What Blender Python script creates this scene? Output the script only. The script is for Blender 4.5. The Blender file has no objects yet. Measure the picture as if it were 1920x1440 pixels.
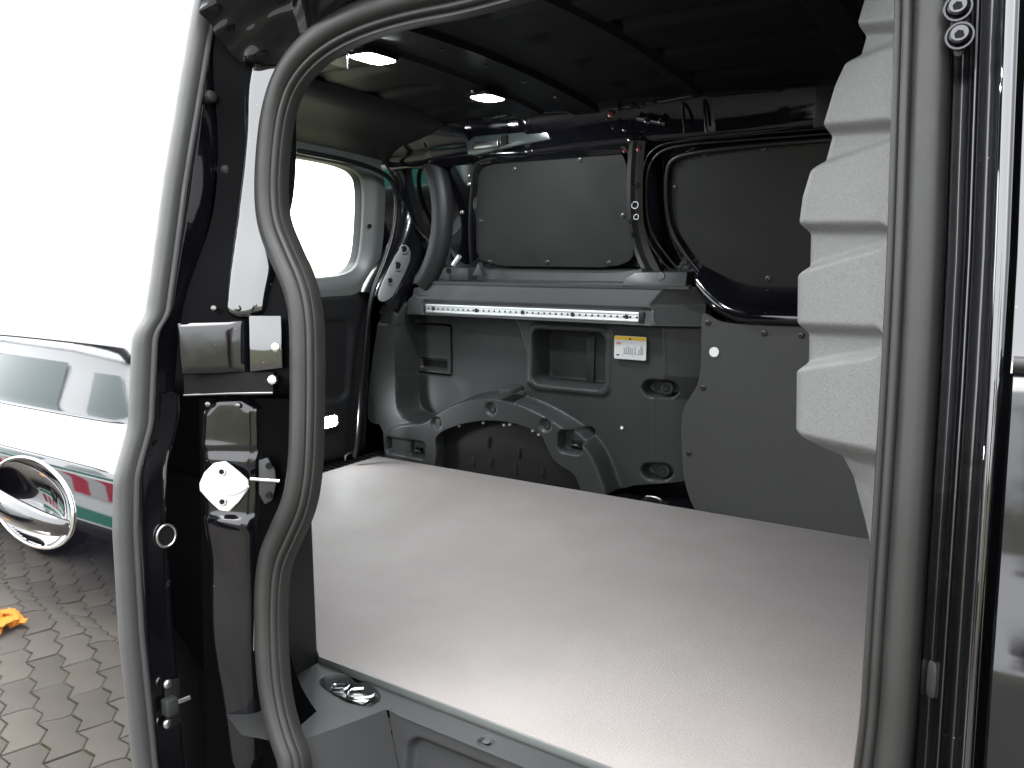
import bpy, bmesh, math, random
import numpy as np
from mathutils import Vector, Matrix
random.seed(7); np.random.seed(7)
SC = bpy.context.scene
COL = SC.collection
R = math.radians

# ------------------------------------------------------------------ camera
# metres; x runs along the van towards its front, y across it into the load bay, z up from the load floor
cam_d = bpy.data.cameras.new('camera'); cam = bpy.data.objects.new('camera', cam_d); COL.objects.link(cam)
cam.location = (0.0, -0.935, 0.86)
cam.rotation_euler = (R(90 - 8.9), 0, R(32.8))
cam_d.sensor_width = 36.0
cam_d.lens = 36.0 * 1500.0 / 1920.0
cam_d.clip_start = 0.02; cam_d.clip_end = 2000
SC.camera = cam

# ------------------------------------------------------------------ overcast daylight
SUN_EL, SUN_AZ = 70.0, 215.0
w = bpy.data.worlds.new('World'); SC.world = w; w.use_nodes = True
nt = w.node_tree; nt.nodes.clear()
out = nt.nodes.new('ShaderNodeOutputWorld'); bg = nt.nodes.new('ShaderNodeBackground')
sky = nt.nodes.new('ShaderNodeTexSky'); sky.sky_type = 'NISHITA'; sky.sun_disc = False
sky.sun_elevation = R(SUN_EL); sky.sun_rotation = R(SUN_AZ)
sky.air_density = 1.0; sky.dust_density = 6.0; sky.ozone_density = 1.0
hs = nt.nodes.new('ShaderNodeHueSaturation'); hs.inputs['Saturation'].default_value = 0.12
mx = nt.nodes.new('ShaderNodeMix'); mx.data_type = 'RGBA'; mx.inputs[0].default_value = 0.75
mx.inputs[7].default_value = (9.3, 9.6, 9.9, 1)          # the even cloud layer
nt.links.new(sky.outputs[0], hs.inputs['Color']); nt.links.new(hs.outputs[0], mx.inputs[6])
nt.links.new(mx.outputs[2], bg.inputs['Color']); bg.inputs['Strength'].default_value = 0.1
nt.links.new(bg.outputs[0], out.inputs[0])
sl = bpy.data.lights.new('sun', 'SUN'); sl.energy = 0.5; sl.angle = R(40); sl.color = (1.0, 0.98, 0.95)
so = bpy.data.objects.new('sun', sl); COL.objects.link(so)
so.rotation_euler = (R(90 - SUN_EL), 0, R(-35)); so.location = (0, -6, 8)
SC.view_settings.view_transform = 'Standard'; SC.view_settings.look = 'None'
SC.view_settings.gamma = 1.0; SC.view_settings.exposure = 3.25
SC.cycles.use_denoising = True
SC.cycles.max_bounces = 12; SC.cycles.diffuse_bounces = 6; SC.cycles.glossy_bounces = 6
SC.cycles.transparent_max_bounces = 12
SC.cycles.sample_clamp_indirect = 8.0

# ------------------------------------------------------------------ materials
def mat(name, base, rough=0.5, metal=0.0, spec=0.5, coat=0.0, ior=1.5, bumps=(), var=None, rvar=None, emit=None, dust=0.0):
    m = bpy.data.materials.new(name); m.use_nodes = True
    t = m.node_tree; b = t.nodes['Principled BSDF']
    b.inputs['Base Color'].default_value = (*base, 1); b.inputs['Roughness'].default_value = rough
    b.inputs['Metallic'].default_value = metal; b.inputs['IOR'].default_value = ior
    b.inputs['Specular IOR Level'].default_value = spec
    b.inputs['Coat Weight'].default_value = coat; b.inputs['Coat Roughness'].default_value = 0.02
    tc = t.nodes.new('ShaderNodeTexCoord')
    prev = None
    for kind, scale, strength, dist in bumps:
        if kind == 'noise':
            n = t.nodes.new('ShaderNodeTexNoise'); n.inputs['Detail'].default_value = 3; o = n.outputs[0]
        else:
            n = t.nodes.new('ShaderNodeTexVoronoi'); n.inputs['Randomness'].default_value = 0.35; o = n.outputs['Distance']
        n.inputs['Scale'].default_value = scale; t.links.new(tc.outputs['Object'], n.inputs['Vector'])
        bp = t.nodes.new('ShaderNodeBump'); bp.inputs['Strength'].default_value = strength; bp.inputs['Distance'].default_value = dist
        t.links.new(o, bp.inputs['Height'])
        if prev: t.links.new(prev.outputs[0], bp.inputs['Normal'])
        prev = bp
    if prev:
        t.links.new(prev.outputs[0], b.inputs['Normal'])
        if coat: t.links.new(prev.outputs[0], b.inputs['Coat Normal'])
    if var:
        scale, col2, lo, hi = var
        n = t.nodes.new('ShaderNodeTexNoise'); n.inputs['Scale'].default_value = scale; n.inputs['Detail'].default_value = 6
        t.links.new(tc.outputs['Object'], n.inputs['Vector'])
        r = t.nodes.new('ShaderNodeMapRange'); r.inputs[1].default_value = lo; r.inputs[2].default_value = hi
        t.links.new(n.outputs[0], r.inputs[0])
        x = t.nodes.new('ShaderNodeMix'); x.data_type = 'RGBA'
        x.inputs[6].default_value = (*base, 1); x.inputs[7].default_value = (*col2, 1)
        t.links.new(r.outputs[0], x.inputs[0]); t.links.new(x.outputs[2], b.inputs['Base Color'])
    if rvar:
        scale, lo, hi = rvar
        n = t.nodes.new('ShaderNodeTexNoise'); n.inputs['Scale'].default_value = scale; n.inputs['Detail'].default_value = 4
        t.links.new(tc.outputs['Object'], n.inputs['Vector'])
        r = t.nodes.new('ShaderNodeMapRange'); r.inputs[1].default_value = 0.3; r.inputs[2].default_value = 0.7
        r.inputs[3].default_value = lo; r.inputs[4].default_value = hi
        t.links.new(n.outputs[0], r.inputs[0]); t.links.new(r.outputs[0], b.inputs['Roughness'])
    if dust:                                             # specks of dust lying on the paint
        v = t.nodes.new('ShaderNodeTexVoronoi'); v.inputs['Scale'].default_value = 95; t.links.new(tc.outputs['Object'], v.inputs['Vector'])
        a = t.nodes.new('ShaderNodeMath'); a.operation = 'LESS_THAN'; a.inputs[1].default_value = 0.10; t.links.new(v.outputs['Distance'], a.inputs[0])
        sp = t.nodes.new('ShaderNodeSeparateColor'); t.links.new(v.outputs['Color'], sp.inputs[0])
        c = t.nodes.new('ShaderNodeMath'); c.operation = 'LESS_THAN'; c.inputs[1].default_value = dust; t.links.new(sp.outputs[0], c.inputs[0])
        d = t.nodes.new('ShaderNodeMath'); d.operation = 'MULTIPLY'; t.links.new(a.outputs[0], d.inputs[0]); t.links.new(c.outputs[0], d.inputs[1])
        x = t.nodes.new('ShaderNodeMix'); x.data_type = 'RGBA'; x.inputs[6].default_value = (*base, 1); x.inputs[7].default_value = (0.09, 0.088, 0.083, 1)
        t.links.new(d.outputs[0], x.inputs[0]); t.links.new(x.outputs[2], b.inputs['Base Color'])
    if emit:
        b.inputs['Emission Color'].default_value = (*emit[0], 1); b.inputs['Emission Strength'].default_value = emit[1]
    return m

M = {}
M['paint'] = mat('black_paint', (0.0025, 0.0025, 0.0035), 0.06, coat=1.0, ior=1.5, bumps=(('noise', 60, 0.02, 0.002),), dust=0.10)
M['gloss'] = mat('black_jamb_paint', (0.002, 0.002, 0.003), 0.10, ior=1.45, bumps=(('noise', 60, 0.02, 0.002),), dust=0.10, rvar=(30, 0.05, 0.16))
M['door_paint'] = mat('black_door_paint', (0.002, 0.002, 0.003), 0.03, coat=1.0, ior=1.5, bumps=(('noise', 150, 0.006, 0.0008),))
M['steel'] = mat('black_painted_steel', (0.003, 0.003, 0.004), 0.2, coat=0.3, bumps=(('noise', 14, 0.2, 0.005), ('noise', 90, 0.05, 0.002)), dust=0.10)
M['roof'] = mat('black_roof_steel', (0.0030, 0.0030, 0.0042), 0.42, spec=0.16, bumps=(('noise', 9, 0.12, 0.006),), dust=0.06)
M['trim'] = mat('charcoal_moulded_plastic', (0.0165, 0.0174, 0.0171), 0.46, spec=0.26, bumps=(('noise', 700, 0.12, 0.0006),), rvar=(14, 0.42, 0.54))
M['trim_dark'] = mat('near_black_plastic', (0.007, 0.007, 0.0075), 0.42, spec=0.3, bumps=(('noise', 700, 0.1, 0.0006),))
M['pillar_trim'] = mat('dark_grey_pillar_plastic', (0.0085, 0.0088, 0.0092), 0.5, spec=0.25, bumps=(('noise', 700, 0.1, 0.0006),))
M['bulk'] = mat('grey_grained_plastic', (0.078, 0.078, 0.077), 0.6, spec=0.25, bumps=(('noise', 420, 0.45, 0.0012),), var=(420, (0.055, 0.055, 0.055), 0.35, 0.7))
M['board'] = mat('grey_pebbled_floor_board', (0.162, 0.150, 0.144), 0.7, spec=0.2, bumps=(('voronoi', 210, 0.6, 0.0016),), var=(5, (0.146, 0.134, 0.128), 0.3, 0.7), rvar=(6, 0.68, 0.8))
M['panel'] = mat('slate_grey_lining_board', (0.031, 0.0306, 0.030), 0.48, spec=0.22, bumps=(('noise', 350, 0.08, 0.0005),), var=(3, (0.028, 0.0276, 0.027), 0.35, 0.65), rvar=(8, 0.42, 0.58))
M['window_panel'] = mat('darkened_window_board', (0.0095, 0.0094, 0.0092), 0.5, spec=0.18, bumps=(('noise', 350, 0.08, 0.0005),), var=(3, (0.0102, 0.0101, 0.0098), 0.35, 0.65), rvar=(8, 0.44, 0.6))  # lining board darkened in colour to offset the nearby roof lamps
M['rubber'] = mat('weather_seal_rubber', (0.0125, 0.0122, 0.0118), 0.40, spec=0.25, bumps=(('noise', 500, 0.06, 0.0006), ('noise', 12, 0.06, 0.003)), var=(9, (0.0105, 0.0102, 0.0098), 0.4, 0.7), rvar=(20, 0.36, 0.5))
M['rubber_light'] = mat('grey_edge_rubber', (0.034, 0.034, 0.034), 0.45, spec=0.4, bumps=(('noise', 500, 0.05, 0.0006), ('noise', 15, 0.05, 0.003)), rvar=(20, 0.38, 0.55))
M['step'] = mat('green_grey_step_plastic', (0.0145, 0.0155, 0.0153), 0.45, spec=0.22, bumps=(('noise', 800, 0.12, 0.0006),))
M['step_dark'] = mat('grey_step_plastic', (0.0145, 0.0146, 0.0150), 0.5, spec=0.22, bumps=(('noise', 800, 0.12, 0.0006),))
M['alu'] = mat('brushed_aluminium', (0.55, 0.56, 0.565), 0.5, metal=0.9, bumps=(('noise', 160, 0.06, 0.0008),))
M['zinc'] = mat('zinc_plated_steel', (0.40, 0.40, 0.395), 0.28, metal=1.0)
M['gunmetal'] = mat('dark_zinc_steel', (0.045, 0.045, 0.048), 0.34, metal=1.0)
M['chrome'] = mat('polished_bright_metal', (0.70, 0.70, 0.71), 0.08, metal=1.0)
M['white'] = mat('white_plastic', (0.50, 0.50, 0.49), 0.4, bumps=(('noise', 60, 0.1, 0.002),))
M['hole'] = mat('black_recess', (0.003, 0.003, 0.003), 0.7, spec=0.1)
M['felt'] = mat('black_wheelhouse_coating', (0.006, 0.0055, 0.0055), 0.6, spec=0.2, bumps=(('noise', 60, 0.4, 0.004),))
M['label_white'] = mat('white_label_paper', (0.30, 0.305, 0.30), 0.35)
M['label_yellow'] = mat('yellow_label_print', (0.32, 0.205, 0.015), 0.35)
M['label_grey'] = mat('grey_label_print', (0.15, 0.15, 0.16), 0.4)
M['label_red'] = mat('red_label_print', (0.28, 0.11, 0.11), 0.4)
M['led'] = mat('lit_lamp_lens', (0.9, 0.9, 0.9), 0.4, emit=((0.92, 0.97, 1.0), 85.0))
M['led_small'] = mat('lit_tailgate_lens', (0.9, 0.9, 0.9), 0.4, emit=((0.92, 0.97, 1.0), 32.0))
M['screwblack'] = mat('black_plastic_clip', (0.009, 0.009, 0.0095), 0.35)
M['liner'] = mat('grey_green_liner', (0.055, 0.060, 0.058), 0.45, bumps=(('noise', 400, 0.1, 0.0006),))
M['sealer'] = mat('black_painted_sealer', (0.002, 0.002, 0.0025), 0.06, ior=1.35, spec=0.22)
M['liner_lit'] = mat('lit_grey_green_liner', (0.27, 0.29, 0.28), 0.5)  # paler copy of the liner, light painted into the dim header flange
M['red'] = mat('red_sealant', (0.06, 0.004, 0.008), 0.3)
M['channel'] = mat('matte_black_shade', (0.001, 0.001, 0.0012), 0.35, spec=0.02)  # flat black put in for the dark reflections on the rear door pillar
M['welt'] = mat('black_edge_welt', (0.004, 0.004, 0.0045), 0.32, spec=0.3)

def glass(name, tint=(0.9, 0.95, 0.93), fac=0.08):
    m = bpy.data.materials.new(name); m.use_nodes = True; t = m.node_tree; t.nodes.clear()
    o = t.nodes.new('ShaderNodeOutputMaterial'); mixs = t.nodes.new('ShaderNodeMixShader')
    tr = t.nodes.new('ShaderNodeBsdfTransparent'); tr.inputs[0].default_value = (*tint, 1)
    gl = t.nodes.new('ShaderNodeBsdfGlossy'); gl.inputs['Roughness'].default_value = 0.02
    lw = t.nodes.new('ShaderNodeLayerWeight'); fr = t.nodes.new('ShaderNodeMath'); fr.operation = 'POWER'; fr.inputs[1].default_value = 4.0; t.links.new(lw.outputs['Facing'], fr.inputs[0])
    t.links.new(fr.outputs[0], mixs.inputs[0]); t.links.new(tr.outputs[0], mixs.inputs[1]); t.links.new(gl.outputs[0], mixs.inputs[2])
    t.links.new(mixs.outputs[0], o.inputs[0]); return m
M['glass'] = glass('clear_window_glass')
M['darkglass'] = mat('dark_tinted_glass', (0.004, 0.005, 0.005), 0.02, coat=0.5, ior=1.5)

# ------------------------------------------------------------------ mesh helpers
def empty(name, loc, label=None, cat=None, group=None, parent=None):
    o = bpy.data.objects.new(name, None); COL.objects.link(o); o.location = loc; o.empty_display_size = 0.1
    if parent: o.parent = parent; o.matrix_parent_inverse = parent.matrix_basis.inverted()
    tag(o, label, cat, group); return o
def tag(o, label=None, cat=None, group=None, kind=None):
    if label: o['label'] = label
    if cat: o['category'] = cat
    if group: o['group'] = group
    if kind: o['kind'] = kind
    return o
def mk(name, verts, faces, m, parent=None, smooth=38, bevel=0.0, seg=2):
    me = bpy.data.meshes.new(name); me.from_pydata([tuple(map(float, v)) for v in verts], [], [tuple(map(int, f)) for f in faces])
    me.validate(); me.update()
    bm = bmesh.new(); bm.from_mesh(me)
    bmesh.ops.recalc_face_normals(bm, faces=bm.faces[:])
    if bevel:
        es = [e for e in bm.edges if len(e.link_faces) == 2 and e.calc_face_angle(0) > 0.5]
        bmesh.ops.bevel(bm, geom=es, offset=bevel, segments=seg, affect='EDGES', profile=0.5, clamp_overlap=True)
    bm.to_mesh(me); bm.free()
    return fin(name, me, m, parent, smooth)
def fin(name, me, m, parent, smooth=38):
    if smooth:
        me.polygons.foreach_set('use_smooth', [True] * len(me.polygons))
        me.set_sharp_from_angle(angle=R(smooth))
    me.materials.append(M[m] if isinstance(m, str) else m)
    o = bpy.data.objects.new(name, me); COL.objects.link(o)
    if parent is not None:
        o.parent = parent; o.matrix_parent_inverse = world_of(parent).inverted()
    return o
def world_of(o):
    mt = o.matrix_basis.copy(); p = o
    while p.parent:
        mt = p.parent.matrix_basis @ p.matrix_parent_inverse @ mt; p = p.parent
    return mt
def box(name, lo, hi, m, parent=None, bevel=0.0, seg=2):
    (a, b, c), (d, e, f) = lo, hi
    v = [(a,b,c),(d,b,c),(d,e,c),(a,e,c),(a,b,f),(d,b,f),(d,e,f),(a,e,f)]
    fs = [(0,3,2,1),(4,5,6,7),(0,1,5,4),(1,2,6,5),(2,3,7,6),(3,0,4,7)]
    return mk(name, v, fs, m, parent, bevel=bevel, seg=seg)
def prism(name, pts, vec, m, parent=None, bevel=0.0, seg=2):
    n = len(pts); vec = Vector(vec)
    v = [Vector(p) for p in pts] + [Vector(p) + vec for p in pts]
    fs = [tuple(range(n)), tuple(range(2*n-1, n-1, -1))] + [(i, (i+1) % n, n+(i+1) % n, n+i) for i in range(n)]
    return mk(name, v, fs, m, parent, bevel=bevel, seg=seg)
def disc(name, c, r, axis, depth, m, parent=None, n=20, dome=0.0, bevel=0.0):
    ax = Vector(axis).normalized(); u = ax.orthogonal().normalized(); v = ax.cross(u); c = Vector(c)
    vs = []; fs = []
    rings = [(r, 0), (r, depth * (0.6 if dome else 1))]
    if dome: rings += [(r * 0.8, depth * 0.9), (r * 0.4, depth)]
    elif bevel: rings = [(r, 0), (r, depth - bevel), (r - bevel, depth)]
    for rr, h in rings:
        vs += [c + ax * h + (u * math.cos(2*math.pi*i/n) + v * math.sin(2*math.pi*i/n)) * rr for i in range(n)]
    for k in range(len(rings) - 1):
        fs += [(k*n+i, k*n+(i+1) % n, (k+1)*n+(i+1) % n, (k+1)*n+i) for i in range(n)]
    fs += [tuple(range(n-1, -1, -1)), tuple((len(rings)-1)*n+i for i in range(n))]
    return mk(name, vs, fs, m, parent)
def ring(name, c, r1, r2, axis, m, parent=None, n=28, k=10, scale=(1, 1)):
    ax = Vector(axis).normalized(); u = Vector((0, 0, 1)); u = (u - ax * u.dot(ax)).normalized(); v = ax.cross(u); c = Vector(c)
    vs = []; fs = []
    for i in range(n):
        a = 2*math.pi*i/n; d = u * math.cos(a) * scale[1] + v * math.sin(a) * scale[0]
        for j in range(k):
            b = 2*math.pi*j/k
            vs.append(c + d * r1 + d.normalized() * r2 * math.cos(b) + ax * r2 * math.sin(b))
    for i in range(n):
        for j in range(k):
            fs.append((i*k+j, ((i+1) % n)*k+j, ((i+1) % n)*k+(j+1) % k, i*k+(j+1) % k))
    return mk(name, vs, fs, m, parent)
def chaikin(p, it=2, closed=False):
    p = [Vector(q) for q in p]
    for _ in range(it):
        o = [] if closed else [p[0]]
        rng = range(len(p)) if closed else range(len(p)-1)
        for i in rng:
            a, b = p[i], p[(i+1) % len(p)]
            o += [a.lerp(b, .25), a.lerp(b, .75)]
        if not closed: o.append(p[-1])
        p = o
    return p
def resample(p, step, closed=False):
    p = [Vector(q) for q in p]
    if closed: p = p + [p[0]]
    L = [0]
    for i in range(len(p)-1): L.append(L[-1] + (p[i+1]-p[i]).length)
    n = max(2, int(L[-1] / step)); o = []; j = 0
    for i in range(n + (0 if closed else 1)):
        s = L[-1] * i / n
        while j < len(L)-2 and L[j+1] < s: j += 1
        o.append(p[j].lerp(p[j+1], (s - L[j]) / max(1e-9, L[j+1]-L[j])))
    return o
def sweep(name, path, prof, m, parent=None, B=(0, -1, 0), closed=False, pclosed=False, smooth=50, caps=True, rad=None):
    n = len(path); k = len(prof); vs = []; fs = []
    for i, p in enumerate(path):
        a = path[(i-1) % n] if (closed or i > 0) else path[i]
        b = path[(i+1) % n] if (closed or i < n-1) else path[i]
        T = (b - a).normalized(); Bv = Vector(B); Bv = (Bv - T * Bv.dot(T)).normalized(); N = T.cross(Bv)
        s = rad[i] if rad else 1.0
        for (u, v) in prof: vs.append(p + N * u * s + Bv * v * s)
    for i in range(n if closed else n-1):
        for j in range(k if pclosed else k-1):
            q = ((i+1) % n)*k
            fs.append((i*k+j, q+j, q+(j+1) % k, i*k+(j+1) % k))
    if pclosed and caps and not closed:
        fs += [tuple(range(k)), tuple((n-1)*k+j for j in range(k-1, -1, -1))]
    return mk(name, vs, fs, m, parent, smooth=smooth)
def circ(r, n=10, sy=1.0): return [(r*math.cos(2*math.pi*i/n), sy*r*math.sin(2*math.pi*i/n)) for i in range(n)]
def tube(name, pts, r, m, parent=None, n=10, step=None, it=2, closed=False, B=(0.13, -0.9, 0.2), taper=None):
    p = chaikin(pts, it, closed)
    if step: p = resample(p, step, closed)
    rad = None
    if taper: rad = [taper(i/(len(p)-1)) for i in range(len(p))]
    return sweep(name, [Vector(q) for q in p], circ(r, n), m, parent, B=B, closed=closed, pclosed=True, rad=rad)
def grid(name, X, Y, Z, m, parent=None, keep=None, smooth=60):
    nu, nv = X.shape; idx = np.arange(nu*nv).reshape(nu, nv)
    q = np.stack([idx[:-1, :-1], idx[1:, :-1], idx[1:, 1:], idx[:-1, 1:]], -1).reshape(-1, 4)
    if keep is not None:
        kk = keep.reshape(-1); q = q[kk[q].all(1)]
    V = np.stack([X, Y, Z], -1).reshape(-1, 3)
    used = np.unique(q); mp = -np.ones(len(V), int); mp[used] = np.arange(len(used))
    me = bpy.data.meshes.new(name); me.from_pydata(V[used].tolist(), [], mp[q].tolist()); me.update()
    return fin(name, me, m, parent, smooth)
def hfield(name, x0, x1, z0, z1, step, yfun, sdf, m, parent=None, skirt=0.03, smooth=60, ax='y'):
    us = np.arange(x0, x1+step, step); vs = np.arange(z0, z1+step, step)
    U, V = np.meshgrid(us, vs, indexing='ij')
    D = sdf(U, V); gu, gv = np.gradient(D, step, step); g = np.sqrt(gu*gu+gv*gv)+1e-6
    ins = D <= 0
    nb = np.zeros_like(ins)
    for a in (-1, 0, 1):
        for b in (-1, 0, 1):
            nb |= np.roll(np.roll(ins, a, 0), b, 1)
    sn = (~ins) & nb & (D < 2.2*step)
    for _ in range(2):
        Ds = np.where(sn, D, 0); U = U - Ds*gu/g; V = V - Ds*gv/g
        D = np.where(sn, sdf(U, V), D)
    keep = ins | sn
    Yv = yfun(U, V)
    P = (U, Yv, V) if ax == 'y' else (Yv, U, V)
    o = grid(name, *P, m, parent, keep, smooth)
    if skirt:
        me = o.data; bm = bmesh.new(); bm.from_mesh(me)
        be = [e for e in bm.edges if e.is_boundary]
        r = bmesh.ops.extrude_edge_only(bm, edges=be)
        vv = [g_ for g_ in r['geom'] if isinstance(g_, bmesh.types.BMVert)]
        bmesh.ops.translate(bm, verts=vv, vec=(0, skirt, 0) if ax == 'y' else (skirt, 0, 0))
        bm.to_mesh(me); bm.free(); me.polygons.foreach_set('use_smooth', [True]*len(me.polygons)); me.set_sharp_from_angle(angle=R(smooth))
    return o
def xz(p): return [(q[0], q[2]) for q in p]
def yz(p): return [(q[1], q[2]) for q in p]
def sd_poly(x, z, P):
    P = np.array(P, float); n = len(P); d = np.full(x.shape, 1e9); s = np.ones(x.shape)
    for i in range(n):
        a, b = P[i], P[i-1]; e = b-a; wx, wz = x-a[0], z-a[1]
        t = np.clip((wx*e[0]+wz*e[1])/(e@e+1e-12), 0, 1)
        d = np.minimum(d, (wx-e[0]*t)**2+(wz-e[1]*t)**2)
        c1 = z >= a[1]; c2 = z < b[1]; c3 = e[0]*wz > e[1]*wx
        fl = (c1 & c2 & c3) | (~c1 & ~c2 & ~c3); s = np.where(fl, -s, s)
    return s*np.sqrt(d)
def sd_rr(x, z, c, h, r):
    qx = np.abs(x-c[0])-h[0]+r; qz = np.abs(z-c[1])-h[1]+r
    return np.sqrt(np.maximum(qx, 0)**2+np.maximum(qz, 0)**2)+np.minimum(np.maximum(qx, qz), 0)-r
def rr_of(p):
    """centre and half size of a measured rectangle given by two opposite corners"""
    a, b = p; return ((a[0]+b[0])/2, (a[2]+b[2])/2), (abs(a[0]-b[0])/2, abs(a[2]-b[2])/2)
def st(d, w, off=0.0):
    """1 inside the outline, 0 outside, eased over the width w"""
    t = np.clip(0.5-(d+off)/w, 0, 1); return t*t*(3-2*t)
def mixy(y, target, k): return y*(1-k)+target*k
def cha2(P, it=2): return [(q[0], q[1]) for q in chaikin([(a, b, 0) for a, b in P], it, True)]

# body side profile: outward bulge of the skin over the height (measured on the slid-back door's leading edge)
DZ = [-0.6, -0.30, -0.056, 0.195, 0.39, 0.483, 0.512, 0.571, 0.72, 0.735, 0.763, 0.865, 1.004, 1.317, 1.45, 1.62]
DY = [-0.150, -0.182, -0.190, -0.196, -0.192, -0.183, -0.172, -0.149, -0.130, -0.125, -0.101, -0.078, -0.047, 0.035, 0.08, 0.16]
_zz = np.linspace(-0.6, 1.62, 430); _yy = np.interp(_zz, DZ, DY)
_k = np.ones(5)/5; _yy = np.convolve(np.pad(_yy, 2, mode='edge'), _k, 'valid')
def yd(z): return np.interp(z, _zz, _yy)
def ys(z): return -0.03+0.12*z            # plane the door seal lies in

# ================================================================== THE VAN
VAN = empty('cargo_van', (-1.2, 0.8, -0.56), 'black cargo van with its side door slid open and empty load bay', 'van')

# ---------------------------------------------------------------- shell: roof, floor pan, far body side
FLOOR_Y0, FLOOR_Y1 = 0.20, 1.655
fp = box('floor_pan', (-2.50, 0.208, -0.075), (0.30, 1.84, -0.022), 'steel', VAN)
def roof_z(x, y): return 1.415-0.05*((y-0.85)/0.8)**2-0.006*(x+1.2)**2
xs_ = np.linspace(-2.5, 0.05, 130); ys_ = np.linspace(0.17, 1.80, 90)
Xr, Yr = np.meshgrid(xs_, ys_, indexing='ij')
swage = 0.0*Xr
for yc in (0.42, 0.66, 0.92, 1.18, 1.42):
    swage += 0.014*np.exp(-((Yr-yc)/0.035)**6)*(0.5+0.5*np.tanh((-(np.abs(Xr+0.70)-0.42))/0.012))
    swage += 0.010*np.exp(-((Yr-yc)/0.035)**4)*(0.5+0.5*np.tanh((-(np.abs(Xr+1.95)-0.30))/0.012))
roof = grid('roof', Xr, Yr, roof_z(Xr, Yr)+swage, 'roof', VAN)
def beam(xc, wd, dp, name='roof_cross_beam'):
    n = 40; vs = []; fs = []
    prof = [(-wd/2-0.012, 0.004), (-wd/2, -0.002), (-wd/2+0.012, -dp), (wd/2-0.012, -dp), (wd/2, -0.002), (wd/2+0.012, 0.004)]
    for i in range(n):
        y = 0.06+1.62*i/(n-1)
        for a, b in prof: vs.append((xc+a, y, roof_z(xc, y)+b))
    k = len(prof)
    for i in range(n-1):
        for j in range(k-1): fs.append((i*k+j, (i+1)*k+j, (i+1)*k+j+1, i*k+j+1))
    return mk(name, vs, fs, 'roof', VAN, smooth=25)
beam(-0.42, 0.09, 0.018); beam(-1.335, 0.12, 0.018); lb = beam(-1.55, 0.13, 0.012); beam(-0.93, 0.05, 0.010)
for yy in (0.40, 0.60, 0.80, 1.0, 1.2, 1.4):            # bolts and drain plugs along the cross beam
    disc('roof_plug', (-1.335, yy, roof_z(-1.335, yy)-0.017), 0.009, (0, 0, -1), 0.004, 'screwblack', lb, n=12)
# LED lamps in the roof
def led(c, L, W, parent, dx=Vector((0, 1, 0)), up=Vector((0, 0, -1)), m_='led'):
    side = dx.cross(up)
    def slab(nm, l, w, d0, d1, m, par):
        pts = []
        for i in range(24):
            a = 2*math.pi*i/24; ca, sa = math.cos(a), math.sin(a)
            pts.append(Vector(c)+dx*(l/2*abs(ca)**0.45*(1 if ca > 0 else -1))+side*(w/2*abs(sa)**0.45*(1 if sa > 0 else -1))+up*d0)
        return prism(nm, pts, up*(d1-d0), m, par, bevel=0.0015 if d1-d0 > 0.005 else 0)
    h = slab('lamp_housing', L+0.022, W+0.018, -0.004, 0.010, 'trim_dark', parent)
    lens = slab('lamp_lens', L, W, 0.0095, 0.0108, m_, h)
    disc('lamp_screw', Vector(c)-dx*(L/2+0.03), 0.008, up, 0.006, 'zinc', h, n=12)
    return h
for (yl, L) in ((0.76, 0.115), (1.30, 0.105)):
    led((-1.535, yl, roof_z(-1.535, yl)-0.014), L, 0.078, VAN)

# far body side: black painted steel behind the linings
def yw(z): return 1.80-0.20*np.maximum(0, z-0.80)
Xw, Zw = np.meshgrid(np.linspace(-2.5, 0.0, 120), np.linspace(-0.05, 1.46, 110), indexing='ij')
far = grid('far_body_side', Xw, yw(Zw)+0.10, Zw, 'steel', VAN)

# ---------------------------------------------------------------- load floor board
fb = prism('floor_board', [(-1.245, 0.215, -0.02), (-0.02, 0.205, -0.02), (-0.02, 1.672, -0.02), (-2.36, 1.632, -0.02), (-2.36, 0.50, -0.02), (-1.67, 0.50, -0.02)], (0, 0, 0.020), 'board', VAN, bevel=0.002)
prism('edge_strip', [(-1.243, 0.2105, -0.018), (-0.02, 0.2005, -0.018), (-0.02, 0.2045, -0.018), (-1.243, 0.2145, -0.018)], (0, 0, 0.019), 'liner', fb, bevel=0.001)

# ---------------------------------------------------------------- moulded lining of the far side wall, with the wheel arch hoop
T_out = xz([(-2.1997,1.7000,0.7533),(-1.8501,1.7000,0.7614),(-1.4842,1.7000,0.7694),(-1.1608,1.7000,0.7728),(-0.9973,1.7000,0.7701),(-0.9529,1.7000,0.7475),(-0.9387,1.7000,0.6176),(-0.9371,1.7000,0.5262),(-0.9437,1.7000,0.4480),(-0.9935,1.7000,0.3817),(-0.9949,1.7000,0.2521),(-0.9887,1.7000,0.0690),(-1.0140,1.7000,0.0494),(-1.1684,1.7000,0.0289)])
T_out += xz([(-1.2544,1.6600,-0.0075),(-1.3725,1.6600,-0.0102)]) + [(-1.40, -0.02), (-2.05, -0.02)] + xz([(-2.3414,1.6600,-0.0198),(-2.3467,1.6600,0.0086),(-2.3519,1.6600,0.1357),(-2.4243,1.6600,0.1372),(-2.4424,1.6600,0.1667),(-2.4236,1.6600,0.3295),(-2.3682,1.6600,0.5679),(-2.3530,1.6600,0.6514),(-2.3190,1.6600,0.6685),(-2.2057,1.6600,0.6875)])
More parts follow.
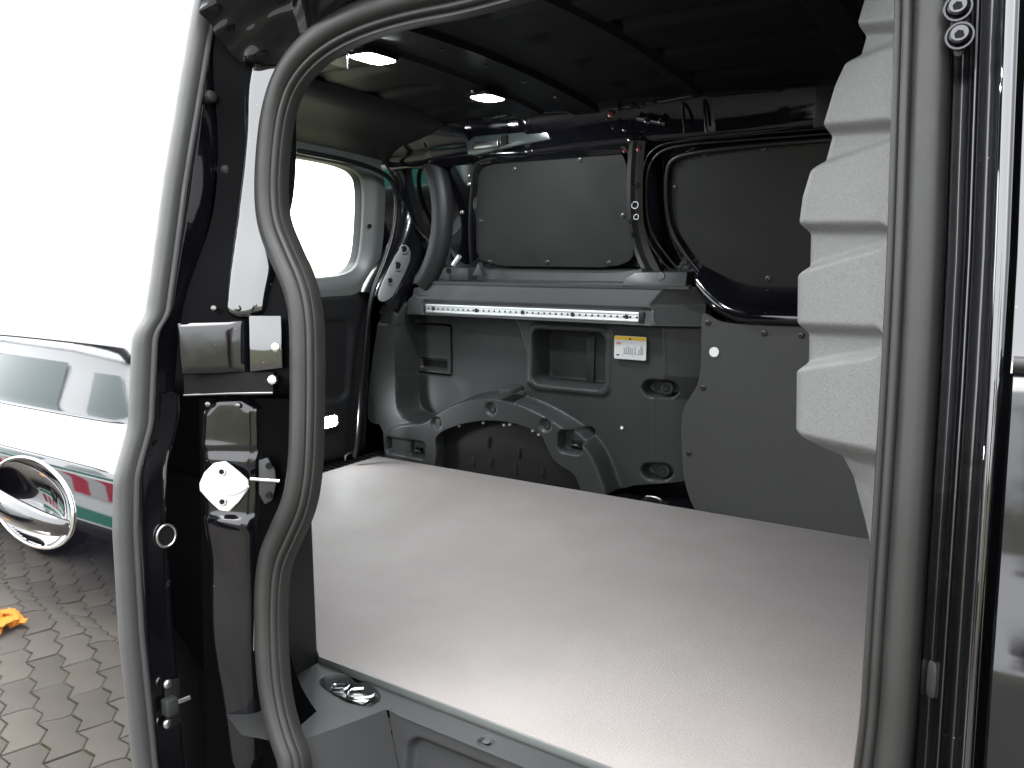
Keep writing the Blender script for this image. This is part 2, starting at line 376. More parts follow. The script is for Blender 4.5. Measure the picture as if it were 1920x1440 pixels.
T_wheel = xz([(-2.0585,1.6550,-0.0028),(-2.0459,1.6550,0.0613),(-2.0565,1.6550,0.1060),(-2.0361,1.6550,0.1360),(-1.9936,1.6550,0.1614),(-1.8946,1.6550,0.1996),(-1.7706,1.6550,0.2244),(-1.6691,1.6550,0.2248),(-1.5783,1.6550,0.2097),(-1.5302,1.6550,0.1881),(-1.5133,1.6550,0.1525),(-1.4917,1.6550,0.1092),(-1.4516,1.6550,0.0812),(-1.3983,1.6550,0.0640),(-1.3797,1.6550,0.0418),(-1.3562,1.6550,-0.0126)]) + [(-1.36, -0.06), (-2.05, -0.06)]
T_hoop = xz([(-2.1183,1.6550,0.1724),(-2.0601,1.6550,0.2154),(-1.9753,1.6550,0.2669),(-1.8828,1.6550,0.3002),(-1.7701,1.6550,0.3174),(-1.6691,1.6550,0.3099),(-1.5642,1.6550,0.2846),(-1.4695,1.6550,0.2471),(-1.3684,1.6550,0.1975),(-1.3095,1.6550,0.1340),(-1.2752,1.6550,0.0617),(-1.2498,1.6550,-0.0055)]) + [(-1.25, -0.06), (-2.30, -0.06)] + xz([(-2.3375,1.6550,-0.0376),(-2.3320,1.6550,0.1317)])
T_col = xz([(-2.2523,1.6700,0.6926),(-2.2605,1.6700,0.5104),(-2.2684,1.6700,0.3410),(-2.2657,1.6700,0.2265),(-2.2367,1.6700,0.1824),(-2.1305,1.6700,0.1684),(-1.9977,1.6700,0.0990),(-1.9994,1.6700,-0.0162),(-2.4874,1.6700,-0.0870),(-2.5455,1.6700,0.1045),(-2.4572,1.6700,0.6871)])
T_fieldA = xz([(-2.2723,1.7850,0.6873),(-2.2806,1.7850,0.4757),(-2.2804,1.7850,0.2361),(-2.2632,1.7850,0.1846),(-2.2150,1.7850,0.1607),(-2.0560,1.7850,0.1166),(-1.6753,1.7850,0.1617),(-1.6748,1.7850,0.7032)])
T_lipz = 0.622
RZ = [q[2] for q in [(-1.1138,1.7000,0.0355),(-1.1228,1.7000,0.3560),(-1.0806,1.7000,0.4406),(-1.0901,1.7000,0.6234),(-1.1244,1.7000,0.6989),(-1.0744,1.7000,0.7595)]]
RX = [q[0] for q in [(-1.1138,1.7000,0.0355),(-1.1228,1.7000,0.3560),(-1.0806,1.7000,0.4406),(-1.0901,1.7000,0.6234),(-1.1244,1.7000,0.6989),(-1.0744,1.7000,0.7595)]]
P_cub = rr_of([(-1.6349,1.7450,0.5870),(-1.3170,1.7450,0.3691)])
P_hat = rr_of([(-2.2660,1.7850,0.5754),(-2.0754,1.7850,0.3654)])
D_dim = [(-2.0466,1.6550,0.1804),(-1.7703,1.6550,0.2677),(-1.5186,1.6550,0.2291)]
P_hl = rr_of([(-2.3317,1.6600,0.0853),(-2.1141,1.6600,0.0163)])
P_hr = rr_of([(-1.4576,1.6550,0.2175),(-1.3607,1.6550,0.1352)])
P_s1 = rr_of([(-1.1649,1.7450,0.4202),(-1.0421,1.7450,0.3648)])
P_s2 = rr_of([(-1.1608,1.7450,0.1089),(-1.0545,1.7450,0.0539)])
P_sq = rr_of([(-2.1817,1.7200,0.7374),(-2.1134,1.7200,0.7031)])
P_c1 = rr_of([(-2.3659,1.6700,0.6274),(-2.2975,1.6700,0.5796)])
P_fl = rr_of([(-1.2865,1.7450,0.5935),(-1.1105,1.7450,0.3347)])
To, Tw, Th, Tc, Ta = cha2(T_out, 1), cha2(T_wheel, 2), cha2(T_hoop, 2), cha2(T_col, 2), cha2(T_fieldA, 2)
def trim_y(x, z):
    y = np.full(x.shape, 1.758)
    y = mixy(y, 1.800, st(sd_poly(x, z, Ta), 0.014))
    y = y-0.010*st(sd_rr(x, z, *P_fl, 0.02), 0.03)*0
    band = 1.690+0.20*(z-T_lipz)
    kb = st(T_lipz-z, 0.012)*st(-(x+2.235), 0.02)
    y = mixy(y, band, kb)
    # shallow channel the lashing rail sits in
    zr = 0.655
    y = y+0.008*st(sd_rr(x, z, (-1.63, zr), (0.515, 0.030), 0.01), 0.010)
    # frame round the cubby and the cubby itself
    y = y-0.010*st(sd_rr(x, z, P_cub[0], (P_cub[1][0]+0.022, P_cub[1][1]+0.022), 0.04), 0.02)
    y = mixy(y, 1.865, st(sd_rr(x, z, P_cub[0], (P_cub[1][0]-0.006, P_cub[1][1]-0.006), 0.028), 0.020))
    # chamfer towards the front end of the lining
    rx = np.interp(z, RZ, RX); t = np.clip(x-rx+0.006, 0, 1)
    y = y+t*0.42*st(-(x-rx), 0.012)+0.0
    # end column, hoop
    y = mixy(y, 1.662, st(sd_poly(x, z, Tc), 0.018))
    y = mixy(y, 1.655, st(sd_poly(x, z, Th), 0.016))
    for q in D_dim: y = y+0.012*st(np.hypot(x-q[0], z-q[2])-0.024, 0.010)
    y = y+0.035*st(sd_rr(x, z, *P_hl, 0.016), 0.012)
    y = y-0.016*st(sd_rr(x, z, (P_hl[0][0]-0.035, P_hl[0][1]), (0.055, 0.036), 0.010), 0.008)
    y = y+0.045*st(sd_rr(x, z, *P_hr, 0.02), 0.012)
    y = y+0.055*st(sd_rr(x, z, *P_s1, 0.034), 0.016)
    y = y+0.055*st(sd_rr(x, z, *P_s2, 0.034), 0.016)
    y = y+0.014*st(sd_rr(x, z, *P_c1, 0.012), 0.012)
    y = y+0.020*st(sd_rr(x, z, P_hat[0], (P_hat[1][0]+0.006, P_hat[1][1]+0.006), 0.014), 0.006)
    d = sd_rr(x, z, *P_sq, 0.006); y = y+0.002*st(np.abs(d)-0.0015, 0.004)
    for q in [(-2.4057,1.6700,0.3796),(-2.4100,1.6700,0.1734)]: y = y+0.003*st(np.abs(np.hypot(x-q[0], z-q[2])-0.013)-0.002, 0.005)
    return y
def trim_sd(x, z): return np.maximum(sd_poly(x, z, To), -sd_poly(x, z, Tw))
TRIM = hfield('side_wall_lining', -2.46, -0.90, -0.024, 0.80, 0.0042, trim_y, trim_sd, 'trim', VAN, skirt=0.06)
# little cap on the crest of the hoop
c = [(-1.6948,1.6600,0.3429)][0]
prism('hoop_clip', [(c[0]-0.032, 1.648, c[2]-0.006), (c[0]+0.030, 1.648, c[2]-0.006), (c[0]+0.022, 1.648, c[2]+0.012), (c[0]-0.022, 1.648, c[2]+0.012)], (0, 0.10, 0.006), 'trim', TRIM, bevel=0.004)
# hatch cover with its grip slot
def rrpts(c, h, r, y, n=6):
    pts = []
    for sx, sz, a0 in ((1, 1, 0), (-1, 1, 90), (-1, -1, 180), (1, -1, 270)):
        for i in range(n):
            a = R(a0+90*i/(n-1)); pts.append((c[0]+sx*(h[0]-r)+r*math.cos(a), y, c[1]+sz*(h[1]-r)+r*math.sin(a)))
    return pts
hp = P_hat
def hat_y(x, z): return 1.799+0.016*st(sd_rr(x, z, (hp[0][0], hp[0][1]-hp[1][1]*0.62), (hp[1][0]*0.76, 0.021), 0.006), 0.008)
HAT = hfield('hatch_cover', hp[0][0]-0.12, hp[0][0]+0.12, hp[0][1]-0.16, hp[0][1]+0.16, 0.004, hat_y, lambda x, z: sd_rr(x, z, hp[0], (hp[1][0]-0.002, hp[1][1]-0.002), 0.012), 'trim', TRIM, skirt=0.012)
sl_ = rrpts((hp[0][0], hp[0][1]-hp[1][1]*0.62), (hp[1][0]*0.72, 0.0125), 0.004, 1.8135)
prism('grip_slot', sl_, (0, -0.002, 0), 'hole', TRIM)
# lashing eyes sunk in the hoop
def eye(c, parent, s=1.0, m='zinc'):
    x, y, z = c
    e = box('lashing_plate', (x-0.022*s, y-0.002, z-0.02*s), (x+0.022*s, y+0.004, z+0.012*s), 'hole', parent, bevel=0.002)
    tube('lashing_eye', [(x-0.018*s, y-0.002, z-0.012*s), (x-0.018*s, y-0.018, z-0.004*s), (x, y-0.022, z-0.001*s), (x+0.018*s, y-0.018, z-0.004*s), (x+0.018*s, y-0.002, z-0.012*s)], 0.0045*s, m, e, B=(0, 0, 1))
    disc('lashing_bolt', (x, y-0.002, z+0.002*s), 0.006*s, (0, -1, 0), 0.006, m, e, n=10)
eye((P_hr[0][0]+0.006, 1.698, P_hr[0][1]-0.012), TRIM, m='screwblack'); eye((P_hl[0][0]+0.055, 1.692, P_hl[0][1]-0.008), TRIM, m='screwblack')
for q in (P_s1, P_s2):
    disc('slot_bolt', (q[0][0]+0.018, 1.80, q[0][1]+0.0), 0.026, (0, -1, 0.1), 0.010, 'trim', TRIM, n=20, bevel=0.004)
    disc('slot_bolt_head', (q[0][0]+0.018, 1.79, q[0][1]), 0.012, (0, -1, 0.1), 0.006, 'trim_dark', TRIM, n=12, bevel=0.002)
for q in D_dim:
    disc('hoop_clip_head', (q[0]+0.004, 1.6675, q[2]-0.004), 0.011, (0, -1, 0), 0.004, 'trim', TRIM, n=14, bevel=0.001)
q = [(-2.3568,1.7000,0.6028)][0]; disc('column_bolt', (q[0], 1.685, q[2]), 0.012, (0, -1, 0), 0.006, 'trim_dark', TRIM, n=12, bevel=0.002)
q = [(-1.2426,1.7520,0.2353)][0]; disc('hole_glint', (q[0], 1.753, q[2]), 0.006, (0, -1, 0), 0.003, 'white', TRIM, n=12)  # white dot painted in for the glint at a hole
# vertical seam in the back of the cubby
q = [(-1.4498,1.8600,0.5642),(-1.4466,1.8600,0.3651)]
box('cubby_back_step', (q[0][0], 1.852, q[1][2]+0.006), (q[0][0]+0.035, 1.866, q[0][2]-0.004), 'trim', TRIM, bevel=0.003)

q = [(-1.0934,1.7141,-0.0150)][0]
fe = box('floor_lashing_plate', (q[0]-0.05, q[1]-0.015, -0.0215), (q[0]+0.05, q[1]+0.03, -0.016), 'trim_dark', fp, bevel=0.002)
tube('floor_lashing_eye', [(q[0]-0.03, q[1], -0.014), (q[0]-0.03, q[1]-0.004, 0.0), (q[0], q[1]-0.006, 0.004), (q[0]+0.03, q[1]-0.004, 0.0), (q[0]+0.03, q[1], -0.014)], 0.004, 'zinc', fe, B=(0, 0, 1))
# wheel house behind the hoop
Uw, Vw = np.meshgrid(np.linspace(-2.12, -1.28, 120), np.linspace(-0.03, 0.30, 60), indexing='ij')
rw = np.hypot(Uw+1.72, (Vw+0.15)*1.0)
wh = grid('wheel_house', Uw, 1.712+0.03*np.clip((Vw-0.05)/0.2, 0, 1)**2, Vw, 'felt', VAN, keep=(sd_poly(Uw, Vw, Tw) < 0.03))
for u, v, r in ((860,799,.006),(905,793,.006),(944,797,.008),(955,796,.008),(998,808,.005),(1009,815,.005)):
    pass
for q in [(-1.9673,1.7050,0.1669),(-1.8446,1.7050,0.1943),(-1.7423,1.7050,0.1970),(-1.7141,1.7050,0.2024),(-1.6063,1.7050,0.1888),(-1.5792,1.7050,0.1770)]:
    disc('wheel_house_light_speck', (q[0], 1.712, q[2]), 0.0055, (0, -1, 0), 0.006, 'white', wh, n=8)  # white specks standing in for light through holes
for q in [(-1.8964,1.7000,0.0240),(-1.8075,1.7000,0.0296),(-1.6879,1.7000,0.0222),(-1.6727,1.7000,0.0903),(-1.8230,1.7000,0.1151),(-1.5606,1.7000,0.0277)]:
    box('wheel_house_rib', (q[0]-0.008, 1.708, q[2]-0.025), (q[0]+0.008, 1.714, q[2]+0.02), 'felt', wh, bevel=0.004)

# ledge over the lining: shelf and back strip, end blocks
zl = [(-1.4842,1.7000,0.7674)][0][2]
LED = sweep('lining_ledge', [Vector((-2.20, 1.69, zl)), Vector((-0.985, 1.69, zl))], [(0, 0.0)], 'trim', VAN) if False else None
vs = []; fs = []
prof = [(1.712, zl-0.012), (1.712, zl-0.002), (1.722, zl+0.001), (1.795, zl+0.004), (1.803, zl+0.010), (1.812, zl+0.050), (1.818, zl+0.056), (1.86, zl+0.056)]
for x in (-2.205, -0.985):
    for a, b in prof: vs.append((x, a, b))
k = len(prof)
fs = [(j, k+j, k+j+1, j+1) for j in range(k-1)]
LED = mk('lining_ledge', vs, fs, 'trim', VAN, smooth=30)
q = [(-1.2370,1.7000,0.7696),(-1.0009,1.7000,0.8188)]
xb0, xb1 = q[0][0], q[1][0]
EB = prism('ledge_end_block', [(xb0, 1.706, zl-0.004), (xb1, 1.722, zl-0.006), (xb1, 1.735, zl+0.048), (xb0+0.045, 1.722, zl+0.046), (xb0+0.012, 1.716, zl+0.026)], (0, 0.10, 0.004), 'trim', VAN, bevel=0.004)
q = [(-1.0938,1.7200,0.7993)][0]; disc('end_block_bolt', (q[0], 1.729, q[2]), 0.016, (0, -1, 0.2), 0.006, 'trim_dark', EB, n=16, bevel=0.002)
q = [(-2.0363,1.7200,0.7753),(-1.9377,1.7200,0.8196)]
EB2 = box('ledge_rear_block', (q[0][0], 1.74, zl+0.002), (q[1][0], 1.83, zl+0.055), 'trim', VAN, bevel=0.006)
q = [(-2.0417,1.7350,0.8100)][0]; disc('end_block_bolt', (q[0]+0.006, 1.741, q[2]), 0.011, (0, -1, 0), 0.005, 'hole', EB2, n=14)

# lashing rail
q = [(-2.1581,1.7000,0.6737),(-1.1665,1.7000,0.6806),(-1.1656,1.7000,0.6447),(-2.1532,1.7000,0.6357)]
rz = 0.655
RAIL = box('lashing_rail', (-2.132, 1.702, rz-0.019), (-1.155, 1.712, rz+0.017), 'alu', VAN, bevel=0.003)
box('rail_upper_lip', (-2.130, 1.6995, rz+0.0075), (-1.165, 1.7025, rz+0.0155), 'alu', RAIL, bevel=0.001)
box('rail_lower_lip', (-2.130, 1.6995, rz-0.0175), (-1.165, 1.7025, rz-0.0095), 'alu', RAIL, bevel=0.001)
box('rail_end_cap', (-1.163, 1.697, rz-0.021), (-1.143, 1.714, rz+0.019), 'trim_dark', RAIL, bevel=0.002)
box('rail_end_cap', (-2.140, 1.697, rz-0.021), (-2.131, 1.714, rz+0.019), 'trim_dark', RAIL, bevel=0.002)
n = 38; slot = None
for i in range(n):
    x = -2.115+0.945*i/(n-1)
    if slot is None:
        slot = disc('rail_slot', (0, 0, 0), 0.0042, (0, -1, 0), 0.0008, 'gunmetal', RAIL, n=10); o = slot
    else:
        o = slot.copy(); COL.objects.link(o)
    o.location = (x, 1.7018, rz-0.001)
for i in range(5):
    disc('rail_screw', (-2.09+0.22*i, 1.7018, rz-0.001), 0.0085, (0, -1, 0), 0.002, 'screwblack', RAIL, n=12)

# warning sticker
q = [(-1.2758,1.7460,0.5802),(-1.1489,1.7460,0.5790),(-1.1465,1.7460,0.4939),(-1.2740,1.7460,0.4970)]
sx0, sx1, sz1, sz0 = q[0][0], q[1][0], (q[0][2]+q[1][2])/2+0.001, (q[2][2]+q[3][2])/2
yS = 1.7435
def rect(x0, x1, z0, z1, y): return [(x0, y, z0), (x1, y, z0), (x1, y, z1), (x0, y, z1)]
STK = prism('sticker', rrpts(((sx0+sx1)/2, (sz0+sz1)/2), ((sx1-sx0)/2, (sz1-sz0)/2), 0.006, yS), (0, -0.0015, 0), 'label_white', VAN)
W_, H_ = sx1-sx0, sz1-sz0
def mark(nm, u0, u1, v0, v1, m): prism(nm, rect(sx0+u0*W_, sx0+u1*W_, sz1-v1*H_, sz1-v0*H_, yS-0.0017), (0, -0.0006, 0), m, STK)
mark('yellow_header', 0.012, 0.988, 0.012, 0.17, 'label_yellow')
mark('header_mark', 0.47, 0.53, 0.07, 0.14, 'label_grey')
prism('header_symbol', [(sx0+0.46*W_, yS-0.0026, sz1-0.15*H_), (sx0+0.54*W_, yS-0.0026, sz1-0.15*H_), (sx0+0.50*W_, yS-0.0026, sz1-0.05*H_)], (0, -0.0004, 0), 'screwblack', STK)
mark('red_text', 0.07, 0.22, 0.27, 0.38, 'label_red')
for i, (u, hgt) in enumerate(((.32, .22), (.38, .27), (.45, .32), (.51, .25), (.57, .22), (.66, .30), (.78, .20), (.84, .34), (.89, .27))):
    mark('print_bar', u-0.016, u+0.018, 0.74-hgt, 0.74, 'label_grey')
mark('print_base', 0.29, 0.91, 0.74, 0.77, 'label_grey'); mark('small_text', 0.07, 0.17, 0.80, 0.86, 'screwblack')
mark('small_text', 0.26, 0.31, 0.83, 0.86, 'label_grey'); mark('small_text', 0.58, 0.63, 0.83, 0.86, 'label_grey')

# ---------------------------------------------------------------- blanked windows and lower lining board with clips
def ywin(z): return 1.795-0.20*(z-0.80)
def board(name, pts, it, th, clips, r=0.010):
    p = chaikin(pts, it, True)
    b = prism(name, p, (0, th, 0), 'window_panel' if name == 'window_lining' else 'panel', VAN, bevel=0.0015, seg=1)
    for q in clips:
        disc('panel_clip', (q[0], q[1]+0.001, q[2]), r, (0, -1, -0.2), 0.005, 'screwblack', b, n=14, dome=1)
    return b
w1 = [(-1.9306,1.7886,0.8320),(-1.9113,1.7595,0.9777),(-1.8788,1.7265,1.1423),(-1.8590,1.7139,1.2057),(-1.8035,1.7105,1.2223),(-1.6082,1.7079,1.2353),(-1.4264,1.7062,1.2438),(-1.3190,1.7056,1.2472),(-1.2514,1.7079,1.2354),(-1.2263,1.7182,1.1840),(-1.2245,1.7436,1.0572),(-1.2236,1.7659,0.9457),(-1.2249,1.7895,0.8275),(-1.5590,1.7895,0.8275)]
board('window_lining', w1, 2, 0.005, [(-1.6985,1.7157,1.1966),(-1.4139,1.7123,1.2136),(-1.2568,1.7526,1.0120),(-1.8804,1.7533,1.0085),(-1.3249,1.7865,0.8426),(-1.5881,1.7858,0.8459),(-1.8591,1.7855,0.8474)])
w2 = [(-1.0603,1.7074,1.1378),(-1.0503,1.6972,1.1888),(-0.9968,1.6922,1.2141),(-0.8012,1.6913,1.2185),(-0.5429,1.6901,1.2243),(-0.3115,1.6891,1.2295),(-0.2309,1.6887,1.2313),(-0.2309,1.6887,1.2313),(-0.2309,1.6887,1.2313),(-0.2023,1.7853,0.7487),(-0.2023,1.7853,0.7487),(-0.2023,1.7853,0.7487),(-0.2883,1.7844,0.7530),(-0.6332,1.7819,0.7656),(-0.8076,1.7815,0.7676),(-0.8900,1.7800,0.7752),(-0.9454,1.7728,0.8111),(-1.0000,1.7575,0.8875),(-1.0490,1.7422,0.9641),(-1.0614,1.7285,1.0325)]
board('window_lining', w2, 2, 0.005, [(-0.9369,1.6947,1.2017),(-0.7456,1.6940,1.2050),(-1.0487,1.7152,1.0989),(-0.7345,1.7763,0.7937),(-0.5658,1.6916,1.2169)])
lp = [(-0.9210,1.6650,0.6784),(-0.9008,1.6650,0.6791),(-0.8653,1.6650,0.6574),(-0.8201,1.6650,0.6488),(-0.6988,1.6650,0.6489),(-0.5673,1.6650,0.6498),(-0.3831,1.6650,0.6518)] + [(-0.20, 1.665, 0.655), (-0.06, 1.665, 0.66), (-0.06, 1.665, 0.66), (-0.06, 1.665, 0.66), (-0.06, 1.665, -0.02), (-0.06, 1.665, -0.02), (-0.06, 1.665, -0.02), (-0.895, 1.665, -0.02)] + [(-0.9282,1.6650,0.0063),(-0.9602,1.6650,0.0877),(-0.9709,1.6650,0.1723),(-0.9787,1.6650,0.2851),(-0.9732,1.6650,0.3514),(-0.9462,1.6650,0.3969),(-0.9232,1.6650,0.4395),(-0.9159,1.6650,0.4948),(-0.9174,1.6650,0.5853)]
LB = board('lower_lining', lp, 1, 0.006, [(-0.8974,1.6640,0.6491),(-0.7091,1.6640,0.6228),(-0.5929,1.6640,0.6219),(-0.9055,1.6640,0.4283),(-0.9481,1.6640,0.1946),(-0.5016,1.6640,0.6085)])
q = [(-0.8713,1.6630,0.5523)][0]; disc('white_plug', (q[0], 1.665, q[2]), 0.0165, (0, -1, 0), 0.003, 'white', LB, n=24)

# steel frame between and around the windows: rounded sill beam, pillar, seal welts, cant rail
vs = []; fs = []
prof = [(1.70, 0.640), (1.655, 0.650), (1.640, 0.668), (1.648, 0.700), (1.69, 0.735), (1.735, 0.760), (1.78, 0.768)]
pts = chaikin([(0, a, b) for a, b in prof], 2)
k = len(pts); n = 24
for i in range(n):
    x = -0.96+0.94*i/(n-1); e = min(1, (i+0.0)/5.0); lift = (1-e)**2
    for p in pts: vs.append((x, p.y+0.07*lift, p.z+0.10*lift*(1 if True else 0)))
for i in range(n-1):
    for j in range(k-1): fs.append((i*k+j, (i+1)*k+j, (i+1)*k+j+1, i*k+j+1))
mk('window_sill_beam', vs, fs, 'gloss', VAN, smooth=70)
# welt round the front blanked window (double bead)
for r_, off in ((0.006, 0.0), (0.004, 0.022)):
    if off == 0: pth = [(-0.3369,1.6686,1.2319),(-0.5391,1.6689,1.2306),(-0.7950,1.6686,1.2318),(-0.9886,1.6684,1.2331),(-1.0921,1.6710,1.2202),(-1.1401,1.6834,1.1578),(-1.1484,1.7117,1.0163),(-1.1326,1.7263,0.9433),(-1.0808,1.7411,0.8694),(-1.0155,1.7558,0.7959),(-0.9882,1.7650,0.7500)]
    else: pth = [(-0.3363,1.6560,1.2448),(-0.5373,1.6562,1.2442),(-0.7918,1.6558,1.2462),(-1.0026,1.6558,1.2462),(-1.1122,1.6588,1.2308),(-1.1532,1.6728,1.1612),(-1.1626,1.7036,1.0072),(-1.1472,1.7193,0.9286),(-1.0975,1.7348,0.8510),(-1.0558,1.7422,0.8142)]
    tube('window_welt', pth, r_*0.7, 'welt', VAN, it=3)
q = [(-0.3372,1.6824,1.2130),(-0.5637,1.6819,1.2156),(-0.7982,1.6822,1.2140),(-0.9897,1.6838,1.2059),(-1.0578,1.6873,1.1883),(-1.0740,1.6992,1.1290),(-1.0757,1.7221,1.0146),(-1.0578,1.7365,0.9424),(-1.0070,1.7530,0.8602),(-0.9427,1.7675,0.7875),(-0.8927,1.7728,0.7609),(-0.7690,1.7741,0.7544),(-0.3164,1.7745,0.7527)]
tube('window_frame_lip', q, 0.009, 'welt', VAN, it=3)
q = [(-1.9412,1.7695,0.8277),(-1.9289,1.7395,0.9774),(-1.8906,1.7067,1.1414),(-1.8714,1.6917,1.2166),(-1.8246,1.6867,1.2414),(-1.6170,1.6841,1.2546),(-1.4139,1.6825,1.2626),(-1.2870,1.6822,1.2640),(-1.2172,1.6864,1.2432),(-1.1912,1.6990,1.1801),(-1.1914,1.7313,1.0185),(-1.1968,1.7687,0.8316)]
tube('window_frame_lip', q, 0.007, 'welt', VAN, it=3)
# pillar between the two windows
ph = [Vector(p) for p in [(-1.1614,1.6631,1.2593),(-1.1806,1.6865,1.1425),(-1.1889,1.7188,0.9810),(-1.1701,1.7373,0.8883),(-1.1211,1.7580,0.7852)]]
PIL = sweep('window_pillar', resample(chaikin(ph, 2), 0.02), [(-0.035, -0.01), (-0.03, 0.012), (-0.012, 0.020), (0.0, 0.012), (0.012, 0.020), (0.03, 0.012), (0.035, -0.01)], 'welt', VAN)
for q, r_ in zip([(-1.1756,1.6683,1.1086),(-1.1617,1.6684,1.1079),(-1.1758,1.6814,1.0429),(-1.1743,1.6893,1.0033),(-1.1954,1.6921,0.9894),(-1.1862,1.7013,0.9435)], (.007, .006, .012, .009, .006, .008)):
    ring('pillar_hole', (q[0], q[1]-0.004, q[2]), r_, 0.0028, (0, -1, 0.15), 'gunmetal' if r_ > 0.0085 else 'paint', PIL, n=14, k=6)
# cant rail along the roof edge with stampings
vs = []; fs = []
prof = [(1.70, 1.225), (1.672, 1.245), (1.650, 1.262), (1.640, 1.30), (1.612, 1.345), (1.575, 1.372), (1.54, 1.385)]
pts = chaikin([(0, a, b) for a, b in prof], 1); k = len(pts)
Xc = np.linspace(-2.3, -0.05, 160)
for i, x in enumerate(Xc):
    for j, p in enumerate(pts):
        b = 0.003*math.sin(x*9)*math.sin(j*0.9)+(0.006 if (int((x+3)*4.3) % 2) else 0)*math.sin(math.pi*j/(k-1))
        vs.append((x, p.y+b, p.z))
for i in range(len(Xc)-1):
    for j in range(k-1): fs.append((i*k+j, (i+1)*k+j, (i+1)*k+j+1, i*k+j+1))
CR = mk('cant_rail', vs, fs, 'gloss', VAN, smooth=60)
# hardware on the cant rail: rear wiring box, brackets, sealant dabs
q = [(-1.8469,1.6300,1.2628),(-1.5054,1.6300,1.3224)]
M['bracket'] = mat('grey_green_bracket', (0.020, 0.024, 0.0235), 0.25, coat=0.3)
wb = prism('rail_bracket', [(-1.8702,1.6350,1.3105),(-1.7879,1.6350,1.3352),(-1.5195,1.6350,1.3390),(-1.4925,1.6350,1.2814),(-1.5982,1.6350,1.2745),(-1.7276,1.6350,1.2609),(-1.8257,1.6350,1.2481),(-1.8607,1.6350,1.2544)], (0, 0.05, 0), 'bracket', VAN, bevel=0.006)
box('bracket_box', tuple(np.array([(-1.8148,1.6200,1.2693)][0])-np.array((0, .006, 0))), tuple(np.array([(-1.7054,1.6200,1.2960)][0])+np.array((0, .02, 0))), 'zinc', wb, bevel=0.004)
box('bracket_slot', tuple(np.array([(-1.6936,1.6200,1.2779)][0])-np.array((0, .004, 0))), tuple(np.array([(-1.6699,1.6200,1.3103)][0])+np.array((0, .01, 0))), 'hole', wb)
for q, m_, r_ in zip([(-1.2438,1.6150,1.3419),(-1.1391,1.6150,1.2192),(-1.1915,1.6150,1.2176),(-1.2555,1.6150,1.3308),(-1.2349,1.6150,1.2976),(-1.1913,1.6150,1.2888),(-1.1690,1.6150,1.2542),(-1.1091,1.6150,1.3108),(-1.0621,1.6150,1.3032)], ('red', 'red', 'red', 'zinc', 'zinc', 'zinc', 'zinc', 'zinc', 'zinc'), (.012, .009, .007, .008, .007, .010, .012, .013, .010)):
    disc('sealant_dab' if m_ == 'red' else 'rail_clip', q, r_, (0.2, -1, 0.2), 0.006, m_ if m_ == 'red' else 'steel', CR, n=10, dome=1)
q = [(-1.1498,1.6200,1.3219),(-1.0491,1.6200,1.2961)]
tube('rail_pipe', [q[0], q[1]], 0.009, 'gunmetal', CR, it=0)
for a, b in (([(-0.9852,1.6000,1.3600)][0], [(-0.9783,1.6100,1.2588)][0]), ([(-0.9145,1.6000,1.3496)][0], [(-0.9075,1.6100,1.2563)][0])):
    tube('rail_seam', [a, b], 0.005, 'paint', CR, it=0, B=(1, 0, 0))
tube('rail_flange', [(-1.3016,1.5850,1.3725),(-1.1263,1.5850,1.3820),(-0.8884,1.5850,1.3875),(-0.6511,1.5850,1.3915),(-0.3647,1.5850,1.3932)], 0.006, 'roof', VAN)
tube('rail_flange', [(-0.9934,1.6300,1.3689),(-0.7899,1.6300,1.3733),(-0.5699,1.6300,1.3797),(-0.3429,1.6300,1.3851)], 0.004, 'roof', VAN)
box('rail_end_plate', tuple([(-0.5796,1.6000,1.2404)][0]), tuple(np.array([(-0.4764,1.6000,1.3782)][0])+np.array((0, 0.03, 0))), 'trim_dark', VAN, bevel=0.004)

# ---------------------------------------------------------------- tailgate with window, lining and lamp
def xt(z): return -2.47+0.10*np.maximum(0, z)          # inner face of the tailgate leans forward
G_win = cha2(yz([(-2.3158,1.0787,1.2416),(-2.3161,1.3098,1.2393),(-2.3168,1.4823,1.2321),(-2.3189,1.5760,1.2115),(-2.3237,1.6111,1.1634),(-2.3396,1.6158,1.0036),(-2.3538,1.6060,0.8625),(-2.3590,1.5643,0.8095),(-2.3613,1.4781,0.7868),(-2.3617,1.3594,0.7827),(-2.3621,1.2206,0.7794),(-2.3603,1.0176,0.7973)]) + [(0.32, 0.80), (0.24, 0.86), (0.22, 1.20), (0.27, 1.27)], 2)
def tg_x(y, z):
    x = xt(z)+0.0
    d = sd_poly(y, z, G_win)
    x = x-0.05*st(d, 0.07)                              # reveal falling back to the pane
    x = x+0.028*st(z-0.72, 0.05)*st(sd_rr(y, z, (0.86, 0.36), (0.77, 0.40), 0.10), 0.05)   # lower lining stands proud
    x = x-0.014*st(sd_rr(y, z, (1.30, 0.44), (0.22, 0.17), 0.05), 0.03)
    x = x-0.02*st(z+0.0, 0.05)
    return x
def tg_sd(y, z): return np.maximum(sd_rr(y, z, (0.87, 0.67), (0.80, 0.70), 0.08), -sd_poly(y, z, G_win)-0.0)
TG = hfield('tailgate', 0.02, 1.72, -0.06, 1.42, 0.008, lambda y, z: tg_x(y, z), lambda y, z: np.where(z > -9, tg_sd(y, z), 1), 'trim_dark', VAN, skirt=-0.05, ax='x')
